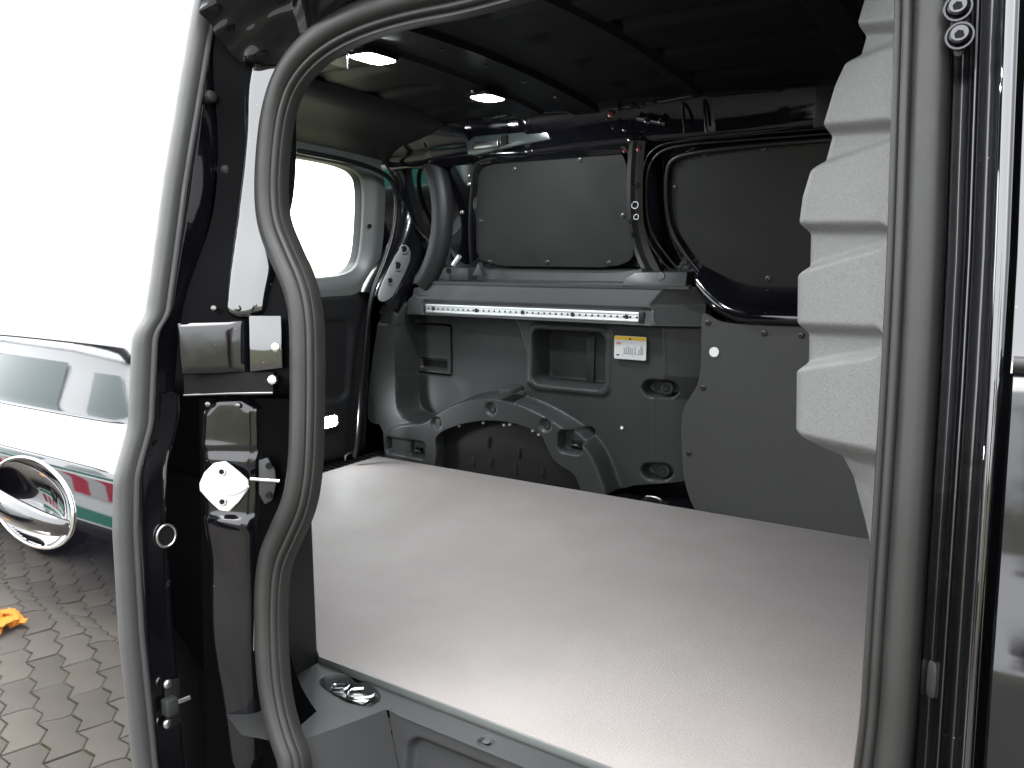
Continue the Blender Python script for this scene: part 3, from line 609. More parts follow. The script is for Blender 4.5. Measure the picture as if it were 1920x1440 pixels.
# pale window surround on the tailgate
def ws_sd(y, z): return np.maximum(sd_poly(y, z, G_win)-0.085, -(sd_poly(y, z, G_win)+0.002))
WSUR = hfield('window_surround', 0.02, 1.80, 0.60, 1.40, 0.006, lambda y, z: xt(z)+0.022-0.062*st(sd_poly(y, z, G_win), 0.10), ws_sd, 'liner', TG, skirt=-0.02, ax='x')
pane = mk('window_pane', [(xt(b)-0.035, a, b) for a, b in G_win], [tuple(range(len(G_win)))], 'glass', TG, smooth=0)
pane.scale = (1, 1, 1)
q = [(-2.3800,1.6201,0.9958)][0]; disc('surround_clip', (xt(q[2])+0.01, q[1], q[2]), 0.009, (1, -0.5, 0), 0.006, 'hole', TG, n=10)
q = [(-2.4300,1.4027,0.1881)][0]
led((xt(q[2])+0.030, q[1], q[2]), 0.088, 0.046, TG, dx=Vector((0, 1, 0)), up=Vector((1, 0, 0)), m_='led_small')
# header over the tailgate window, roof end panel
vs = []; fs = []
for y in np.linspace(0.06, 1.72, 20):
    for (a, b) in ((-2.40, 1.285), (-2.30, 1.293), (-2.20, 1.335), (-2.02, 1.365), (-1.94, 1.385), (-1.92, 1.41)): vs.append((a, y, b-0.03*((y-0.88)/0.8)**2))
for i in range(19):
    for j in range(5): fs.append((i*6+j, (i+1)*6+j, (i+1)*6+j+1, i*6+j+1))
mk('rear_header', vs, fs, 'pillar_trim', VAN, smooth=60)
vs = []; fs = []
for y in np.linspace(0.06, 1.66, 16):
    for (a, b) in ((-2.405, 1.245), (-2.33, 1.255), (-2.31, 1.290)): vs.append((a, y, b-0.02*((y-0.88)/0.8)**2))
for i in range(15):
    for j in range(2): fs.append((i*3+j, (i+1)*3+j, (i+1)*3+j+1, i*3+j+1))
mk('header_strip', vs, fs, 'liner', VAN, smooth=40)
prism('header_flange', [(-2.3300,0.9332,1.3008),(-2.3300,1.2187,1.2866),(-2.3300,1.6224,1.2740),(-2.3300,1.6733,1.2424),(-2.3300,1.5887,1.2303),(-2.3300,1.2164,1.2442),(-2.3300,0.9305,1.2582)], (-0.012, 0, 0.004), 'liner_lit', VAN, bevel=0.003)
box('rear_frame', (-2.53, 1.64, -0.32), (-2.476, 1.7595, 0.72), 'channel', VAN)
box('rear_frame', (-2.53, 1.76, -0.32), (-2.475, 1.955, 1.52), 'channel', VAN)
box('rear_frame', (-2.515, -0.055, -0.30), (-2.475, 0.05, 0.55), 'channel', VAN)
box('rear_frame', (-2.53, 0.051, 1.36), (-2.475, 1.759, 1.62), 'channel', VAN)
q = [Vector(p) for p in [(-1.5902,0.5675,1.3620),(-1.4773,0.5412,1.3620),(-1.4848,0.6162,1.3620),(-1.5558,0.6835,1.3620),(-1.5998,0.6276,1.3620)]]
fl = prism('roof_flap', q, (0, 0, 0.006), 'liner', VAN, bevel=0.002)
q = [Vector(p) for p in [(-1.5543,0.6053,1.3520),(-1.4533,0.5742,1.3520),(-1.5582,0.6855,1.3520)]]
prism('roof_flap', q, (0, 0, 0.004), 'liner', VAN, bevel=0.001)
# rear sill, ribbed
RS = box('rear_sill', (-2.46, 0.05, -0.030), (-2.34, 1.80, -0.012), 'trim_dark', VAN, bevel=0.003)
for i in range(44):
    y = 0.10+0.037*i; box('sill_rib', (-2.44, y, -0.012), (-2.365, y+0.010, -0.006), 'trim_dark', RS)
q = [(-2.4133,1.5446,-0.0050)][0]
tube('tailgate_striker', [(-2.44, q[1]-0.03, -0.01), (-2.44, q[1]-0.03, 0.02), (-2.44, q[1]+0.03, 0.02), (-2.44, q[1]+0.03, -0.01)], 0.006, 'zinc', RS, it=1, B=(1, 0, 0))

# rear corner pillar: painted steel, brackets, dark trim tube
pth = [Vector(p) for p in [(-2.2585,1.6595,1.3581),(-2.2636,1.7641,1.2732),(-2.2692,1.8283,1.1793),(-2.2766,1.8483,1.0562),(-2.2836,1.8133,0.9407),(-2.2904,1.7361,0.8262),(-2.2964,1.6368,0.7265),(-2.2990,1.6048,0.6828)]]
DP = sweep('rear_pillar', resample(chaikin(pth, 3), 0.02), [(-0.10, -0.02), (-0.075, 0.012), (-0.04, 0.020), (0.0, 0.010), (0.02, 0.022), (0.06, 0.018), (0.09, -0.02)], 'steel', VAN, B=(0.8, -0.6, 0))
tube('tailgate_seal', [(-2.2653,1.1573,1.2447),(-2.2657,1.3718,1.2383),(-2.2667,1.5513,1.2210),(-2.2687,1.6653,1.1885),(-2.2731,1.7014,1.1152),(-2.2810,1.6891,0.9827),(-2.2890,1.6330,0.8492),(-2.2956,1.5640,0.7399),(-2.3035,1.5287,0.6089),(-2.3195,1.5029,0.3423),(-2.3345,1.4890,0.0919),(-2.3381,1.4646,0.0318)], 0.010, 'welt', VAN, it=3, B=(0.8, -0.6, 0.1))
PT = sweep('corner_trim', resample(chaikin([Vector(p) for p in [(-2.2724,1.7000,1.3962),(-2.1514,1.7000,1.3398),(-2.0706,1.7000,1.2335),(-2.0374,1.7000,1.1057),(-2.0396,1.7000,0.9784),(-2.0691,1.7000,0.8711),(-2.1214,1.7000,0.7833),(-2.1564,1.7000,0.7496)]], 3), 0.015), [(-0.045, -0.03), (-0.036, 0.002), (-0.016, 0.014), (0.01, 0.015), (0.034, 0.004), (0.045, -0.03)], 'pillar_trim', VAN, B=(0.5, -0.85, 0))
br = prism('pillar_bracket', [(-2.2700,1.5752,0.7510),(-2.2700,1.6258,0.7829),(-2.2700,1.6609,0.8269),(-2.2700,1.7129,0.8445),(-2.2700,1.7533,0.7919),(-2.2700,1.7706,0.8944),(-2.2700,1.7292,0.9210),(-2.2700,1.6796,0.8758),(-2.2700,1.6307,0.8271),(-2.2700,1.6092,0.7832),(-2.2700,1.5614,0.7295),(-2.2700,1.5666,0.6963),(-2.2700,1.6497,0.6997),(-2.2700,1.7097,0.7473)][7:] + [(-2.2700,1.5752,0.7510)], (0.006, -0.004, 0), 'zinc', VAN, bevel=0.001) if False else None
q = chaikin([(-2.2700,1.5610,0.7185),(-2.2700,1.6164,0.8008),(-2.2700,1.6904,0.8937),(-2.2700,1.7573,0.9214),(-2.2700,1.7806,0.8717),(-2.2700,1.7321,0.7923),(-2.2700,1.6845,0.7187),(-2.2700,1.6055,0.6814),(-2.2700,1.5630,0.6877)], 1, True)
br = prism('pillar_bracket', q, (0.006, -0.004, 0), 'alu', VAN, bevel=0.0015)
for (p, r_) in zip([(-2.2620,1.7227,0.9007),(-2.2620,1.6791,0.8312),(-2.2620,1.6296,0.7697)], (0.016, 0.018, 0.014)):
    disc('bracket_hole', p, r_*1.15, (0.8, -0.6, 0), 0.003, 'hole', br, n=16); ring('bracket_bolt', (p[0]+0.004, p[1]-0.003, p[2]), r_, 0.004, (0.8, -0.6, 0), 'zinc', br, n=18, k=6)
q = [(-2.3000,1.8305,1.2148),(-2.3000,1.8429,1.1478),(-2.3000,1.8487,1.0981)]
pb = box('pillar_latch', (q[1][0], q[1][1]-0.03, q[1][2]-0.035), (q[1][0]+0.02, q[1][1]+0.02, q[1][2]+0.03), 'trim', VAN, bevel=0.005)
box('latch_tag', (q[2][0]+0.002, q[2][1]-0.04, q[2][2]-0.012), (q[2][0]+0.024, q[2][1]+0.025, q[2][2]+0.012), 'liner', pb, bevel=0.003)
for p in [(-1.8937,1.6900,1.1812),(-1.9265,1.6900,1.0426),(-1.8914,1.6900,1.1504)]: disc('corner_clip', p, 0.008, (0.3, -1, 0), 0.008, 'zinc', VAN, n=10, dome=1)
q = [(-1.9492,1.7000,0.8709),(-1.9819,1.7000,0.8345)]
tube('wiring_stub', [q[0], q[1]], 0.010, 'alu', VAN, it=0); q = [(-1.8669,1.7100,0.8455),(-1.8439,1.7100,0.7929),(-1.8962,1.7100,0.7923)]
prism('ledge_gusset', q, (0, 0.03, 0), 'trim', VAN, bevel=0.003)

# ---------------------------------------------------------------- bulkhead behind the seats
pe = [(-0.2105,0.2752,1.2599),(-0.2173,0.2679,1.1996),(-0.2265,0.2631,1.1596),(-0.2337,0.2589,1.1243),(-0.2484,0.2547,1.0889),(-0.2596,0.2488,1.0402),(-0.2684,0.2433,0.9943),(-0.2800,0.2373,0.9442),(-0.2820,0.2329,0.9077),(-0.2774,0.2241,0.8344),(-0.2733,0.2171,0.7755),(-0.2627,0.1994,0.6280)] + [(-0.2562,0.1900,0.6168),(-0.2421,0.1900,0.6065),(-0.2185,0.1900,0.5976),(-0.2011,0.1900,0.5717),(-0.1830,0.1900,0.5207),(-0.1702,0.1900,0.4779),(-0.1565,0.1900,0.4202),(-0.1437,0.1900,0.3465),(-0.1264,0.1900,0.1619)]
BZ = [p[2] for p in pe][::-1]; BX = [p[0] for p in pe][::-1]
pr_ = [(-0.1561,0.1650,1.2168),(-0.1552,0.1555,1.1373),(-0.1489,0.1406,1.0132),(-0.1436,0.1264,0.8946),(-0.1391,0.1097,0.7559)] + [(-0.1329,0.0850,0.6190),(-0.1300,0.0850,0.4640),(-0.1286,0.0850,0.2219)]
PZ = [p[2] for p in pr_][::-1]; PX = [p[0] for p in pr_][::-1]
def gz(l, r):     # groove border: height at the outer corner (s=1) and at the pillar (s=0)
    return l, r
Lz = lambda P: P[0][2]
gro = []
for (lt, lb_, rt, rb) in (
    ([(-0.2257,0.2638,1.1650)], [(-0.2250,0.2579,1.1162)], [(-0.1553,0.1556,1.1385)], [(-0.1554,0.1525,1.1127)]),
    ([(-0.2580,0.2486,1.0380)], [(-0.2617,0.2417,0.9809)], [(-0.1492,0.1419,1.0244)], [(-0.1495,0.1390,0.9996)]),
    ([(-0.2813,0.2329,0.9077)], [(-0.2750,0.2248,0.8403)], [(-0.1437,0.1273,0.9021)], [(-0.1445,0.1242,0.8770)]),
    ([(-0.2715,0.2165,0.7712)], [(-0.2664,0.2091,0.7094)], [(-0.1398,0.1124,0.7787)], [(-0.1401,0.1086,0.7470)])):
    gro.append((lt[0][2], lb_[0][2], rt[0][2], rb[0][2]))
uz0 = [(-0.2509,0.1900,0.6115)][0][2]; uz1 = [(-0.1329,0.0850,0.6190)][0][2]
NS, NZ = 150, 560
zz = np.linspace(-0.05, 1.43, NZ); ss = np.concatenate([np.linspace(-0.12, 0.86, 90), np.linspace(0.87, 2.2, 60)])
S, Z = np.meshgrid(ss, zz, indexing='ij')
bx = np.interp(Z, BZ, BX); px_ = np.interp(Z, PZ, PX)
# plan section: straight flank out to s=0.86, rounded corner, then across the van
def sect(S, bx, px_):
    x = np.where(S <= 0.86, px_+(bx-px_)*S*0.99, 0); y = np.where(S <= 0.86, 0.085+0.085*np.maximum(S, -0.2), 0)
    t = np.clip((S-0.86)/0.34, 0, 1); a = t*math.pi/2
    x0 = px_+(bx-px_)*0.86*0.99; y0 = 0.085+0.085*0.86
    xc = x0+(bx-x0)*np.sin(a); yc = y0+0.012+0.06*(1-np.cos(a))-0.012*(1-t)
    u = np.clip((S-1.2)/1.0, 0, 1)
    x = np.where(S > 0.86, xc-0.06*u*0+0.0, x); y = np.where(S > 0.86, yc+u*1.48, y)
    return x, y
Xb, Yb = sect(S, bx, px_)
Yb = Yb+0.12*np.maximum(0, Z-0.55)
dep = np.zeros_like(S); sc_ = np.clip(S, 0, 1.2)
for lt, lb_, rt, rb in gro:
    zt = rt+(lt-rt)*sc_; zb = rb+(lb_-rb)*sc_
    up = 1-np.clip((Z-(zt-0.016))/0.020, 0, 1); dn = np.clip((Z-(zb-0.004))/0.016, 0, 1)
    endr = np.clip((S-0.03-0.05*np.abs((Z-(zt+zb)/2)/np.maximum(0.01, (zt-zb)/2))**3)/0.07, 0, 1)
    sm = lambda t: t*t*(3-2*t)
    dep = np.maximum(dep, sm(up)*sm(dn)*sm(endr)*(0.013+0.004*sc_))
zu = uz1+(uz0-uz1)*sc_
dep = dep+0.022*st(Z-zu, 0.03)
f = np.clip((S+0.02)/0.08, 0, 1)
Xb = Xb+dep*0.75*f; Yb = Yb+dep*0.85*f
BH = grid('bulkhead', Xb, Yb, Z, 'bulk', VAN, smooth=80)

# ---------------------------------------------------------------- door opening: frame sheet, reveal, seal
L_left = [Vector(p) for p in [(-0.7381,0.1209,1.2579),(-0.8853,0.1214,1.2616),(-1.0017,0.1202,1.2518),(-1.0915,0.1172,1.2265),(-1.1532,0.1118,1.1818),(-1.1799,0.1048,1.1235),(-1.1888,0.0958,1.0480),(-1.1876,0.0865,0.9712),(-1.1738,0.0801,0.9179),(-1.1374,0.0738,0.8649),(-1.0961,0.0670,0.8084),(-1.0772,0.0603,0.7526),(-1.0691,0.0491,0.6590),(-1.0636,0.0378,0.5649),(-1.0622,0.0287,0.4891),(-1.0712,0.0211,0.4255),(-1.1017,0.0140,0.3669),(-1.1306,0.0075,0.3121),(-1.1357,-0.0010,0.2415),(-1.1272,-0.0128,0.1436),(-1.1096,-0.0230,0.0585),(-1.0795,-0.0302,-0.0020),(-1.0425,-0.0359,-0.0490)]]
L_right = [Vector(p) for p in [(-0.0972,0.0037,0.2807),(-0.1011,0.0215,0.4291),(-0.1050,0.0391,0.5756),(-0.1088,0.0564,0.7203),(-0.1142,0.0736,0.8630),(-0.1218,0.0905,1.0044),(-0.1292,0.1074,1.1446)]]
bot = [Vector((-1.05, ys(-0.22), -0.22)), Vector((-0.9, ys(-0.25), -0.25)), Vector((-0.3, ys(-0.25), -0.25)), Vector((-0.16, ys(-0.2), -0.20)), Vector((-0.125, ys(-0.05), -0.05))]
xr_ = L_right[-1].x
top = [Vector((xr_-0.005, ys(1.20), 1.20)), Vector((xr_-0.05, ys(1.285), 1.285)), Vector((xr_-0.15, ys(1.30), 1.30)), Vector((-0.45, ys(1.285), 1.285))]
loop = resample(chaikin(L_left+bot+L_right+top, 3, True), 0.012, True)
sealp = [(0.031, -0.010), (0.031, 0.004), (0.029, 0.012), (0.022, 0.0175), (0.012, 0.019), (0.003, 0.0175), (-0.003, 0.013), (-0.0055, 0.007), (-0.007, 0.004), (-0.009, 0.007), (-0.013, 0.0095), (-0.017, 0.008), (-0.0185, 0.003), (-0.0195, -0.001), (-0.022, 0.001), (-0.026, 0.001), (-0.028, -0.004), (-0.028, -0.02)]
SEAL = sweep('door_opening_seal', loop, sealp, 'rubber', VAN, closed=True, smooth=60)
# reveal going into the van behind the seal
rv = []; n = len(loop)
for p in loop: rv += [p+Vector((0, 0.006, 0)), p+Vector((0, 0.05, 0)), p+Vector((0, 0.12, 0.0))]
cx_, cz_ = -0.62, 0.5
for i in range(n):
    for j, e in ((1, 0.06), (2, 0.20)):
        a = loop[(i-1) % n]; b = loop[(i+1) % n]; T = (b-a).normalized(); N = T.cross(Vector((0, -1, 0)))
        rv[i*3+j] = rv[i*3+j]+N*e
fs = []
for i in range(n):
    for j in range(2): fs.append((i*3+j, ((i+1) % n)*3+j, ((i+1) % n)*3+j+1, i*3+j+1))
mk('door_reveal', rv, fs, 'trim_dark', VAN, smooth=60)
# painted frame sheet round the opening, out to the skin
def strip(name, rows, m, parent=None, smooth=60):
    n = len(rows[0]); k = len(rows)
    vs = [p for r_ in rows for p in r_]
    fs = [(j*n+i, j*n+i+1, (j+1)*n+i+1, (j+1)*n+i) for j in range(k-1) for i in range(n-1)]
    return mk(name, vs, fs, m, parent, smooth=smooth)
# upper frame (over the opening): from the seal up and out to the roof gutter
tp = [p for p in loop if p.z > 1.16]
tp = sorted(tp, key=lambda p: p.x)
rows = []
for e, dy in ((0.0, 0.012), (0.022, 0.010), (0.032, -0.002), (0.046, -0.045), (0.060, -0.085), (0.075, -0.105), (0.10, -0.112), (0.24, -0.10)):
    row = []
    for p in tp:
        d = Vector((0.25*min(0, p.x+0.9), 0, 1.0)); d.normalize(); wl = min(1.0, max(0.0, (p.x+1.14)/0.16)); wl = wl*wl*(3-2*wl)
        wob = 0.004*math.sin(p.x*37+e*60)+0.003*math.sin(p.x*81+e*25)
        row.append(p+d*e*(0.25+0.75*wl)+Vector((0, 0.012+(dy-0.012)*wl+(wob if 0.03 < e < 0.2 else 0), 0)))
    rows.append(row)
UF = strip('upper_door_frame', rows, 'steel', VAN)
# roof gutter and outer roof edge above the opening
Xg, Tg = np.meshgrid(np.linspace(-2.5, 1.2, 60), np.linspace(0, 1, 14), indexing='ij')
grid('outer_roof', Xg, 0.279+1.202*Tg, 1.62+0.09*np.sin(Tg*math.pi)**0.7, 'paint', VAN)
zt_ = 1.47+0.15*Tg; grid('roof_side', np.clip(Xg, -1.344, 1.25), yd(zt_)+0.119, zt_, 'paint', VAN)

# rear pillar of the opening (between seal and slid-back door): channel coloured flat black for its dark reflections, painted panels standing in it
lf = resample(chaikin(L_left[4:], 3), 0.010)
lz = np.array([p.z for p in lf])[::-1]; lx = np.array([p.x for p in lf])[::-1]
def sealx(z): return np.interp(z, lz, lx)
_sz = np.linspace(-0.4, 1.6, 200); _sx = np.convolve(np.pad(sealx(_sz), 5, mode='edge'), np.ones(11)/11, 'valid')
def yj(x, z): return ys(z)+0.004+0.6*(x-np.interp(z, _sz, _sx)+0.012)
zs_ = np.linspace(-0.32, 1.54, 120)
Aj, Zp = np.meshgrid(np.linspace(0, 1, 12), zs_, indexing='ij')
x0_ = sealx(Zp)-0.012; Xp = x0_+(-1.292-x0_)*Aj
def yl(x, z): return 0.715+0.6*x+0.05*z
CP = grid('rear_door_pillar', Xp, mixy(yj(Xp, Zp)+0.016+0.012*np.sin(Aj*math.pi), np.where(Aj < 0.05, ys(Zp)+0.01, yl(Xp, Zp)+0.018), st(Zp-0.615, 0.012)), Zp, 'channel', VAN, smooth=50)
def jpanel(name, px, bend, step=0.004, it=2, m='paint', base=yj, rnd=0.014):
    P = cha2(xz(px), it); xs0 = [p[0] for p in P]; zs0 = [p[1] for p in P]
    return hfield(name, min(xs0)-0.012, max(xs0)+0.012, min(zs0)-0.012, max(zs0)+0.012, step, lambda x, z: base(x, z)-0.004+bend(x, z)+0.010*np.clip(1+sd_poly(x, z, P)/rnd, 0, 1)**2.2, lambda x, z: sd_poly(x, z, P), m, CP, skirt=0.022, smooth=50)
def edge_round(x, z, P=None): return 0
up = [(-1.1623,0.1499,1.2687),(-1.1955,0.1286,1.2577),(-1.2219,0.1110,1.2427),(-1.2377,0.0981,1.2143),(-1.2437,0.0874,1.1552),(-1.2467,0.0741,1.0592),(-1.2497,0.0583,0.9430)] + [(-1.2248,0.0170,0.8074),(-1.2244,0.0108,0.7536),(-1.1663,0.0457,0.7537),(-1.1685,0.0508,0.8075),(-1.1638,0.0593,0.8553)] + [(-1.1809,0.0961,0.9137),(-1.1745,0.1058,0.9623),(-1.1839,0.1267,1.1834),(-1.1362,0.1632,1.2495)]
jpanel('pillar_panel', up, lambda x, z: 0.16*np.maximum(0, z-0.86)**2+0.4*(x+1.22)**2-0.14*((z-0.84)-0.03*np.log1p(np.exp((z-0.84)/0.03))))
mid = [(-1.2614,-0.0233,0.7465),(-1.1844,0.0233,0.7496),(-1.1807,0.0145,0.6574),(-1.2579,-0.0322,0.6551)]
jpanel('pillar_cover', mid, m='gloss', bend= lambda x, z: 0.40*(x+1.19)-0.13*(z-0.69), it=0)
lowp = [(-1.2776,-0.0212,0.6073),(-1.1885,0.0324,0.6109),(-1.1885,0.0270,0.5018),(-1.1933,0.0213,0.4460),(-1.1946,0.0177,0.3898),(-1.1981,0.0104,0.2863),(-1.1994,0.0023,0.1387),(-1.1969,-0.0027,0.0097),(-1.1910,-0.0068,-0.1440),(-1.2326,-0.0318,-0.1450),(-1.2509,-0.0362,-0.0133),(-1.2646,-0.0385,0.1054),(-1.2724,-0.0363,0.2433),(-1.2785,-0.0337,0.3682),(-1.2793,-0.0280,0.4909)]
def lowb(x, z):
    b = 0.010*np.exp(-((z-0.485+0.10*(x+1.2))/0.018)**2)*st(np.abs(x+1.20)-0.07, 0.04)*-1
    b = b+0.006*st(sd_rr(x, z, (-1.215, 0.445), (0.085, 0.065), 0.012), 0.012)
    b = b-0.009*np.exp(-((z-0.365+0.25*(x+1.2))/0.010)**2)*st(np.abs(x+1.205)-0.045, 0.05)
    b = b+0.010*np.exp(-((x+1.23+0.25*(z-0.2))/0.035)**2)*st(np.abs(z-0.16)-0.16, 0.10)
    b = b+0.0025*np.sin(z*23+x*19)
    b = b+0.25*np.maximum(0, z-0.545)**2*4
    return b
jpanel('pillar_lower_panel', lowp, lowb, it=1, base=yl, m='gloss')
# guide rail slot under the cover
q = [(-1.2762,-0.0512,0.6549),(-1.1367,0.0329,0.6576),(-1.1351,0.0295,0.6212),(-1.2748,-0.0549,0.6164)]
prism('guide_rail_slot', q, (-0.010, 0.016, 0), 'hole', CP)
tube('slot_lip', [(-1.2748,-0.0550,0.6155),(-1.2036,-0.0119,0.6188),(-1.1351,0.0294,0.6202)], 0.0028, 'paint', CP, it=0)
# lumpy sealer where the pillar meets the roof rail
rs = np.random.RandomState(5); lum = [(rs.uniform(-.10, .06), rs.uniform(-.08, .10), rs.uniform(.006, .016), rs.uniform(-.007, .009)) for _ in range(46)]
def lump(x, z):
    b = 0*x
    for a_, c_, r_, h_ in lum: b = b-h_*np.exp(-(((x+1.16-a_)*0.8+(z-1.27-c_)*0.6)**2/(2.2*r_)**2+((z-1.27-c_)*0.8-(x+1.16-a_)*0.6)**2/r_**2))
    return b
pp_ = [(-1.255, 1.215), (-1.20, 1.205), (-1.150, 1.212), (-1.10, 1.24), (-1.02, 1.27), (-0.98, 1.33), (-1.08, 1.42), (-1.27, 1.42)]
hfield('sealer_patch', -1.29, -0.96, 1.19, 1.44, 0.0035, lambda x, z: yj(np.minimum(x, -1.13), z)-0.006-0.5*(z-1.215)+lump(x, z)*1.2, lambda x, z: sd_poly(x, z, cha2(pp_, 2)), 'sealer', CP, skirt=0.03, smooth=70)
JN = Vector((0.51, -0.85, 0.10)).normalized()           # way the jamb faces
JU = Vector((0.62, 0.78, 0)).normalized()
# raised cover plate above the slot, with its fixing tab
def jplate(name, pts, d, m, parent, bevel=0.002): return prism(name, pts, JN*d, m, parent, bevel=bevel)
tabp = [(-1.1761,0.0194,0.7588),(-1.1263,0.0493,0.7589),(-1.1198,0.0420,0.6656),(-1.1703,0.0108,0.6586)]
TAB = jplate('jamb_tab', tabp, 0.004, 'paint', CP)
q = [(-1.1303,0.0361,0.7022)][0]; disc('jamb_screw', q, 0.0085, JN, 0.006, 'zinc', TAB, n=14, dome=1)
q = [(-1.1347,0.0305,0.6444)][0]; disc('slot_clip', q, 0.010, JN, 0.008, 'zinc', CP, n=8, dome=1)
# white striker buffer: diamond plate with two screws
dia = [(-1.2698,-0.0345,0.4476),(-1.2618,-0.0287,0.4679),(-1.2460,-0.0183,0.4862),(-1.2279,-0.0073,0.4894),(-1.2084,0.0035,0.4715),(-1.1922,0.0124,0.4545),(-1.1915,0.0120,0.4383),(-1.2055,0.0024,0.4148),(-1.2230,-0.0091,0.3942),(-1.2385,-0.0183,0.3971),(-1.2556,-0.0275,0.4163),(-1.2692,-0.0348,0.4344)]
STR = jplate('striker_plate', dia, 0.010, 'white', CP, bevel=0.003)
for p in [(-1.2263,-0.0192,0.4720),(-1.2261,-0.0219,0.4156)]:
    disc('striker_screw', p, 0.0085, JN, 0.004, 'zinc', STR, n=14, bevel=0.001); disc('screw_socket', Vector(p)+JN*0.004, 0.005, JN, 0.0012, 'hole', STR, n=6)
tube('striker_lip', [(-1.2295,-0.0248,0.4383),(-1.2159,-0.0170,0.4304),(-1.1987,-0.0065,0.4346),(-1.1849,0.0024,0.4468)], 0.0045, 'white', STR, B=JN)
bk = jplate('jamb_bracket', [(-1.1803,0.0293,0.4902),(-1.1665,0.0379,0.4954),(-1.1546,0.0438,0.4723),(-1.1522,0.0440,0.4469),(-1.1593,0.0381,0.4133),(-1.1714,0.0304,0.4060),(-1.1808,0.0258,0.4263)], 0.006, 'trim', CP)
tube('bracket_wire', [(-1.1882,0.0129,0.4560),(-1.1668,0.0257,0.4542),(-1.1411,0.0410,0.4525)], 0.004, 'zinc', bk, it=0)
for p in [(-1.1601,0.0340,0.4808),(-1.1604,0.0310,0.4252)]: disc('bracket_hole', p, 0.006, JN, 0.005, 'hole', bk, n=10)
for p in [(-1.2352,-0.0095,0.7717),(-1.1985,0.0125,0.7718)] + [(-1.2580,-0.0170,0.5946),(-1.2102,0.0116,0.5929)]: disc('jamb_plug', p, 0.006, JN, 0.005, 'paint', CP, n=12, dome=1)
tube('sealant_bead', [(-1.1818,0.0031,0.2236),(-1.1831,-0.0006,0.1659),(-1.1844,-0.0034,0.1236)], 0.0014, 'liner', CP, it=1, B=JN)

# ---------------------------------------------------------------- slid-back side door
LE = -1.300
SD = empty('sliding_door', (-1.8, -0.15, -0.3), parent=VAN)
H_c, H_h = (-1.580, 0.398), (0.150, 0.085)
def dskin(x, z):
    y = yd(z)+0.012*((x+1.75)/0.5)**2*0.5
    d = np.sqrt(((x-H_c[0])/H_h[0])**2+((z-H_c[1])/H_h[1])**2)
    y = y+0.045*np.clip(1-d*d, 0, 1)**0.8
    return y
Ux = np.concatenate([np.linspace(-2.34, -1.88, 40), np.linspace(-1.87, -1.45, 130), np.linspace(-1.445, LE-0.004, 24)])
Uz = np.concatenate([np.linspace(-0.36, 0.25, 60), np.linspace(0.253, 0.50, 90), np.linspace(0.502, 1.56, 200)])
XX, ZZ = np.meshgrid(Ux, Uz, indexing='ij')
skin = grid('door_skin', XX, dskin(XX, ZZ), ZZ, 'door_paint', SD, smooth=50)
# leading edge: rubber strip then painted door end
zz = np.linspace(-0.36, 1.56, 290)
def lead(name, prof, m):
    rows = [[Vector((LE+a, float(yd(z))+0.002+b, z)) for z in zz] for a, b in prof]
    return strip(name, rows, m, SD)
lead('leading_edge_seal', [(-0.008, 0.0005), (0.004, -0.002), (0.010, 0.002), (0.013, 0.012), (0.0135, 0.024), (0.010, 0.0275), (0.0125, 0.031), (0.013, 0.036), (0.010, 0.040), (0.0, 0.041)], 'rubber_light')
eP = chaikin([(0.0, 0.0405, 0), (0.003, 0.044, 0), (0.001, 0.060, 0), (0.0, 0.080, 0), (0.0, 0.095, 0), (-0.002, 0.104, 0), (-0.02, 0.112, 0), (-0.08, 0.115, 0)], 2)
DE = lead('door_end', [(p.x, p.y) for p in eP], 'paint')
Xi, Zi = np.meshgrid(np.linspace(-2.34, LE-0.06, 20), np.linspace(-0.36, 1.56, 90), indexing='ij')
grid('door_inner_panel', Xi, yd(Zi)+0.105, Zi, 'trim_dark', SD)
# oval eye, latch pin and bumper on the door end
q = [(-1.2920,-0.0968,0.3583)][0]
ring('oval_eye', (LE+0.006, q[1], q[2]), 0.0195, 0.0026, (1, -0.15, 0), 'zinc', SD, scale=(0.9, 1.05))
disc('eye_hole', (LE-0.006, q[1], q[2]), 0.0180, (1, -0.15, 0), 0.010, 'hole', SD, n=24)
q = [(-1.2950,-0.1135,0.0312)][0]
LT = prism('latch_plate', [(LE+0.002, q[1]-0.012, q[2]-0.045), (LE+0.002, q[1]+0.020, q[2]-0.045), (LE+0.002, q[1]+0.022, q[2]+0.045), (LE+0.002, q[1]-0.008, q[2]+0.055)], (0.008, 0, 0), 'trim_dark', SD, bevel=0.003)
for p in [(-1.2900,-0.1168,0.0775),(-1.2900,-0.1235,0.0012)]: disc('latch_bolt', (LE+0.009, p[1], p[2]), 0.009, (1, -0.1, 0), 0.006, 'zinc', LT, n=14, dome=1)
p = [(-1.2850,-0.1118,0.0401)][0]
box('latch_block', (LE+0.008, p[1]-0.022, p[2]-0.018), (LE+0.030, p[1]+0.002, p[2]+0.014), 'trim', LT, bevel=0.003)
disc('latch_pin', (LE+0.02, p[1]-0.002, p[2]), 0.0055, (0.25, 1, 0), 0.030, 'chrome', LT, n=14, bevel=0.001)
q = [(-1.2900,-0.0998,0.2620)][0]
disc('door_end_dimple', (LE-0.006, q[1], q[2]), 0.012, (1, -0.2, 0.1), 0.006, 'paint', SD, n=16, dome=1)
for p in [(-1.3000,0.0467,1.1517),(-1.3000,0.0730,1.0239)]: disc('door_end_buffer', p, 0.012, (1, 0, 0), 0.022, 'rubber', SD, n=14, dome=1)
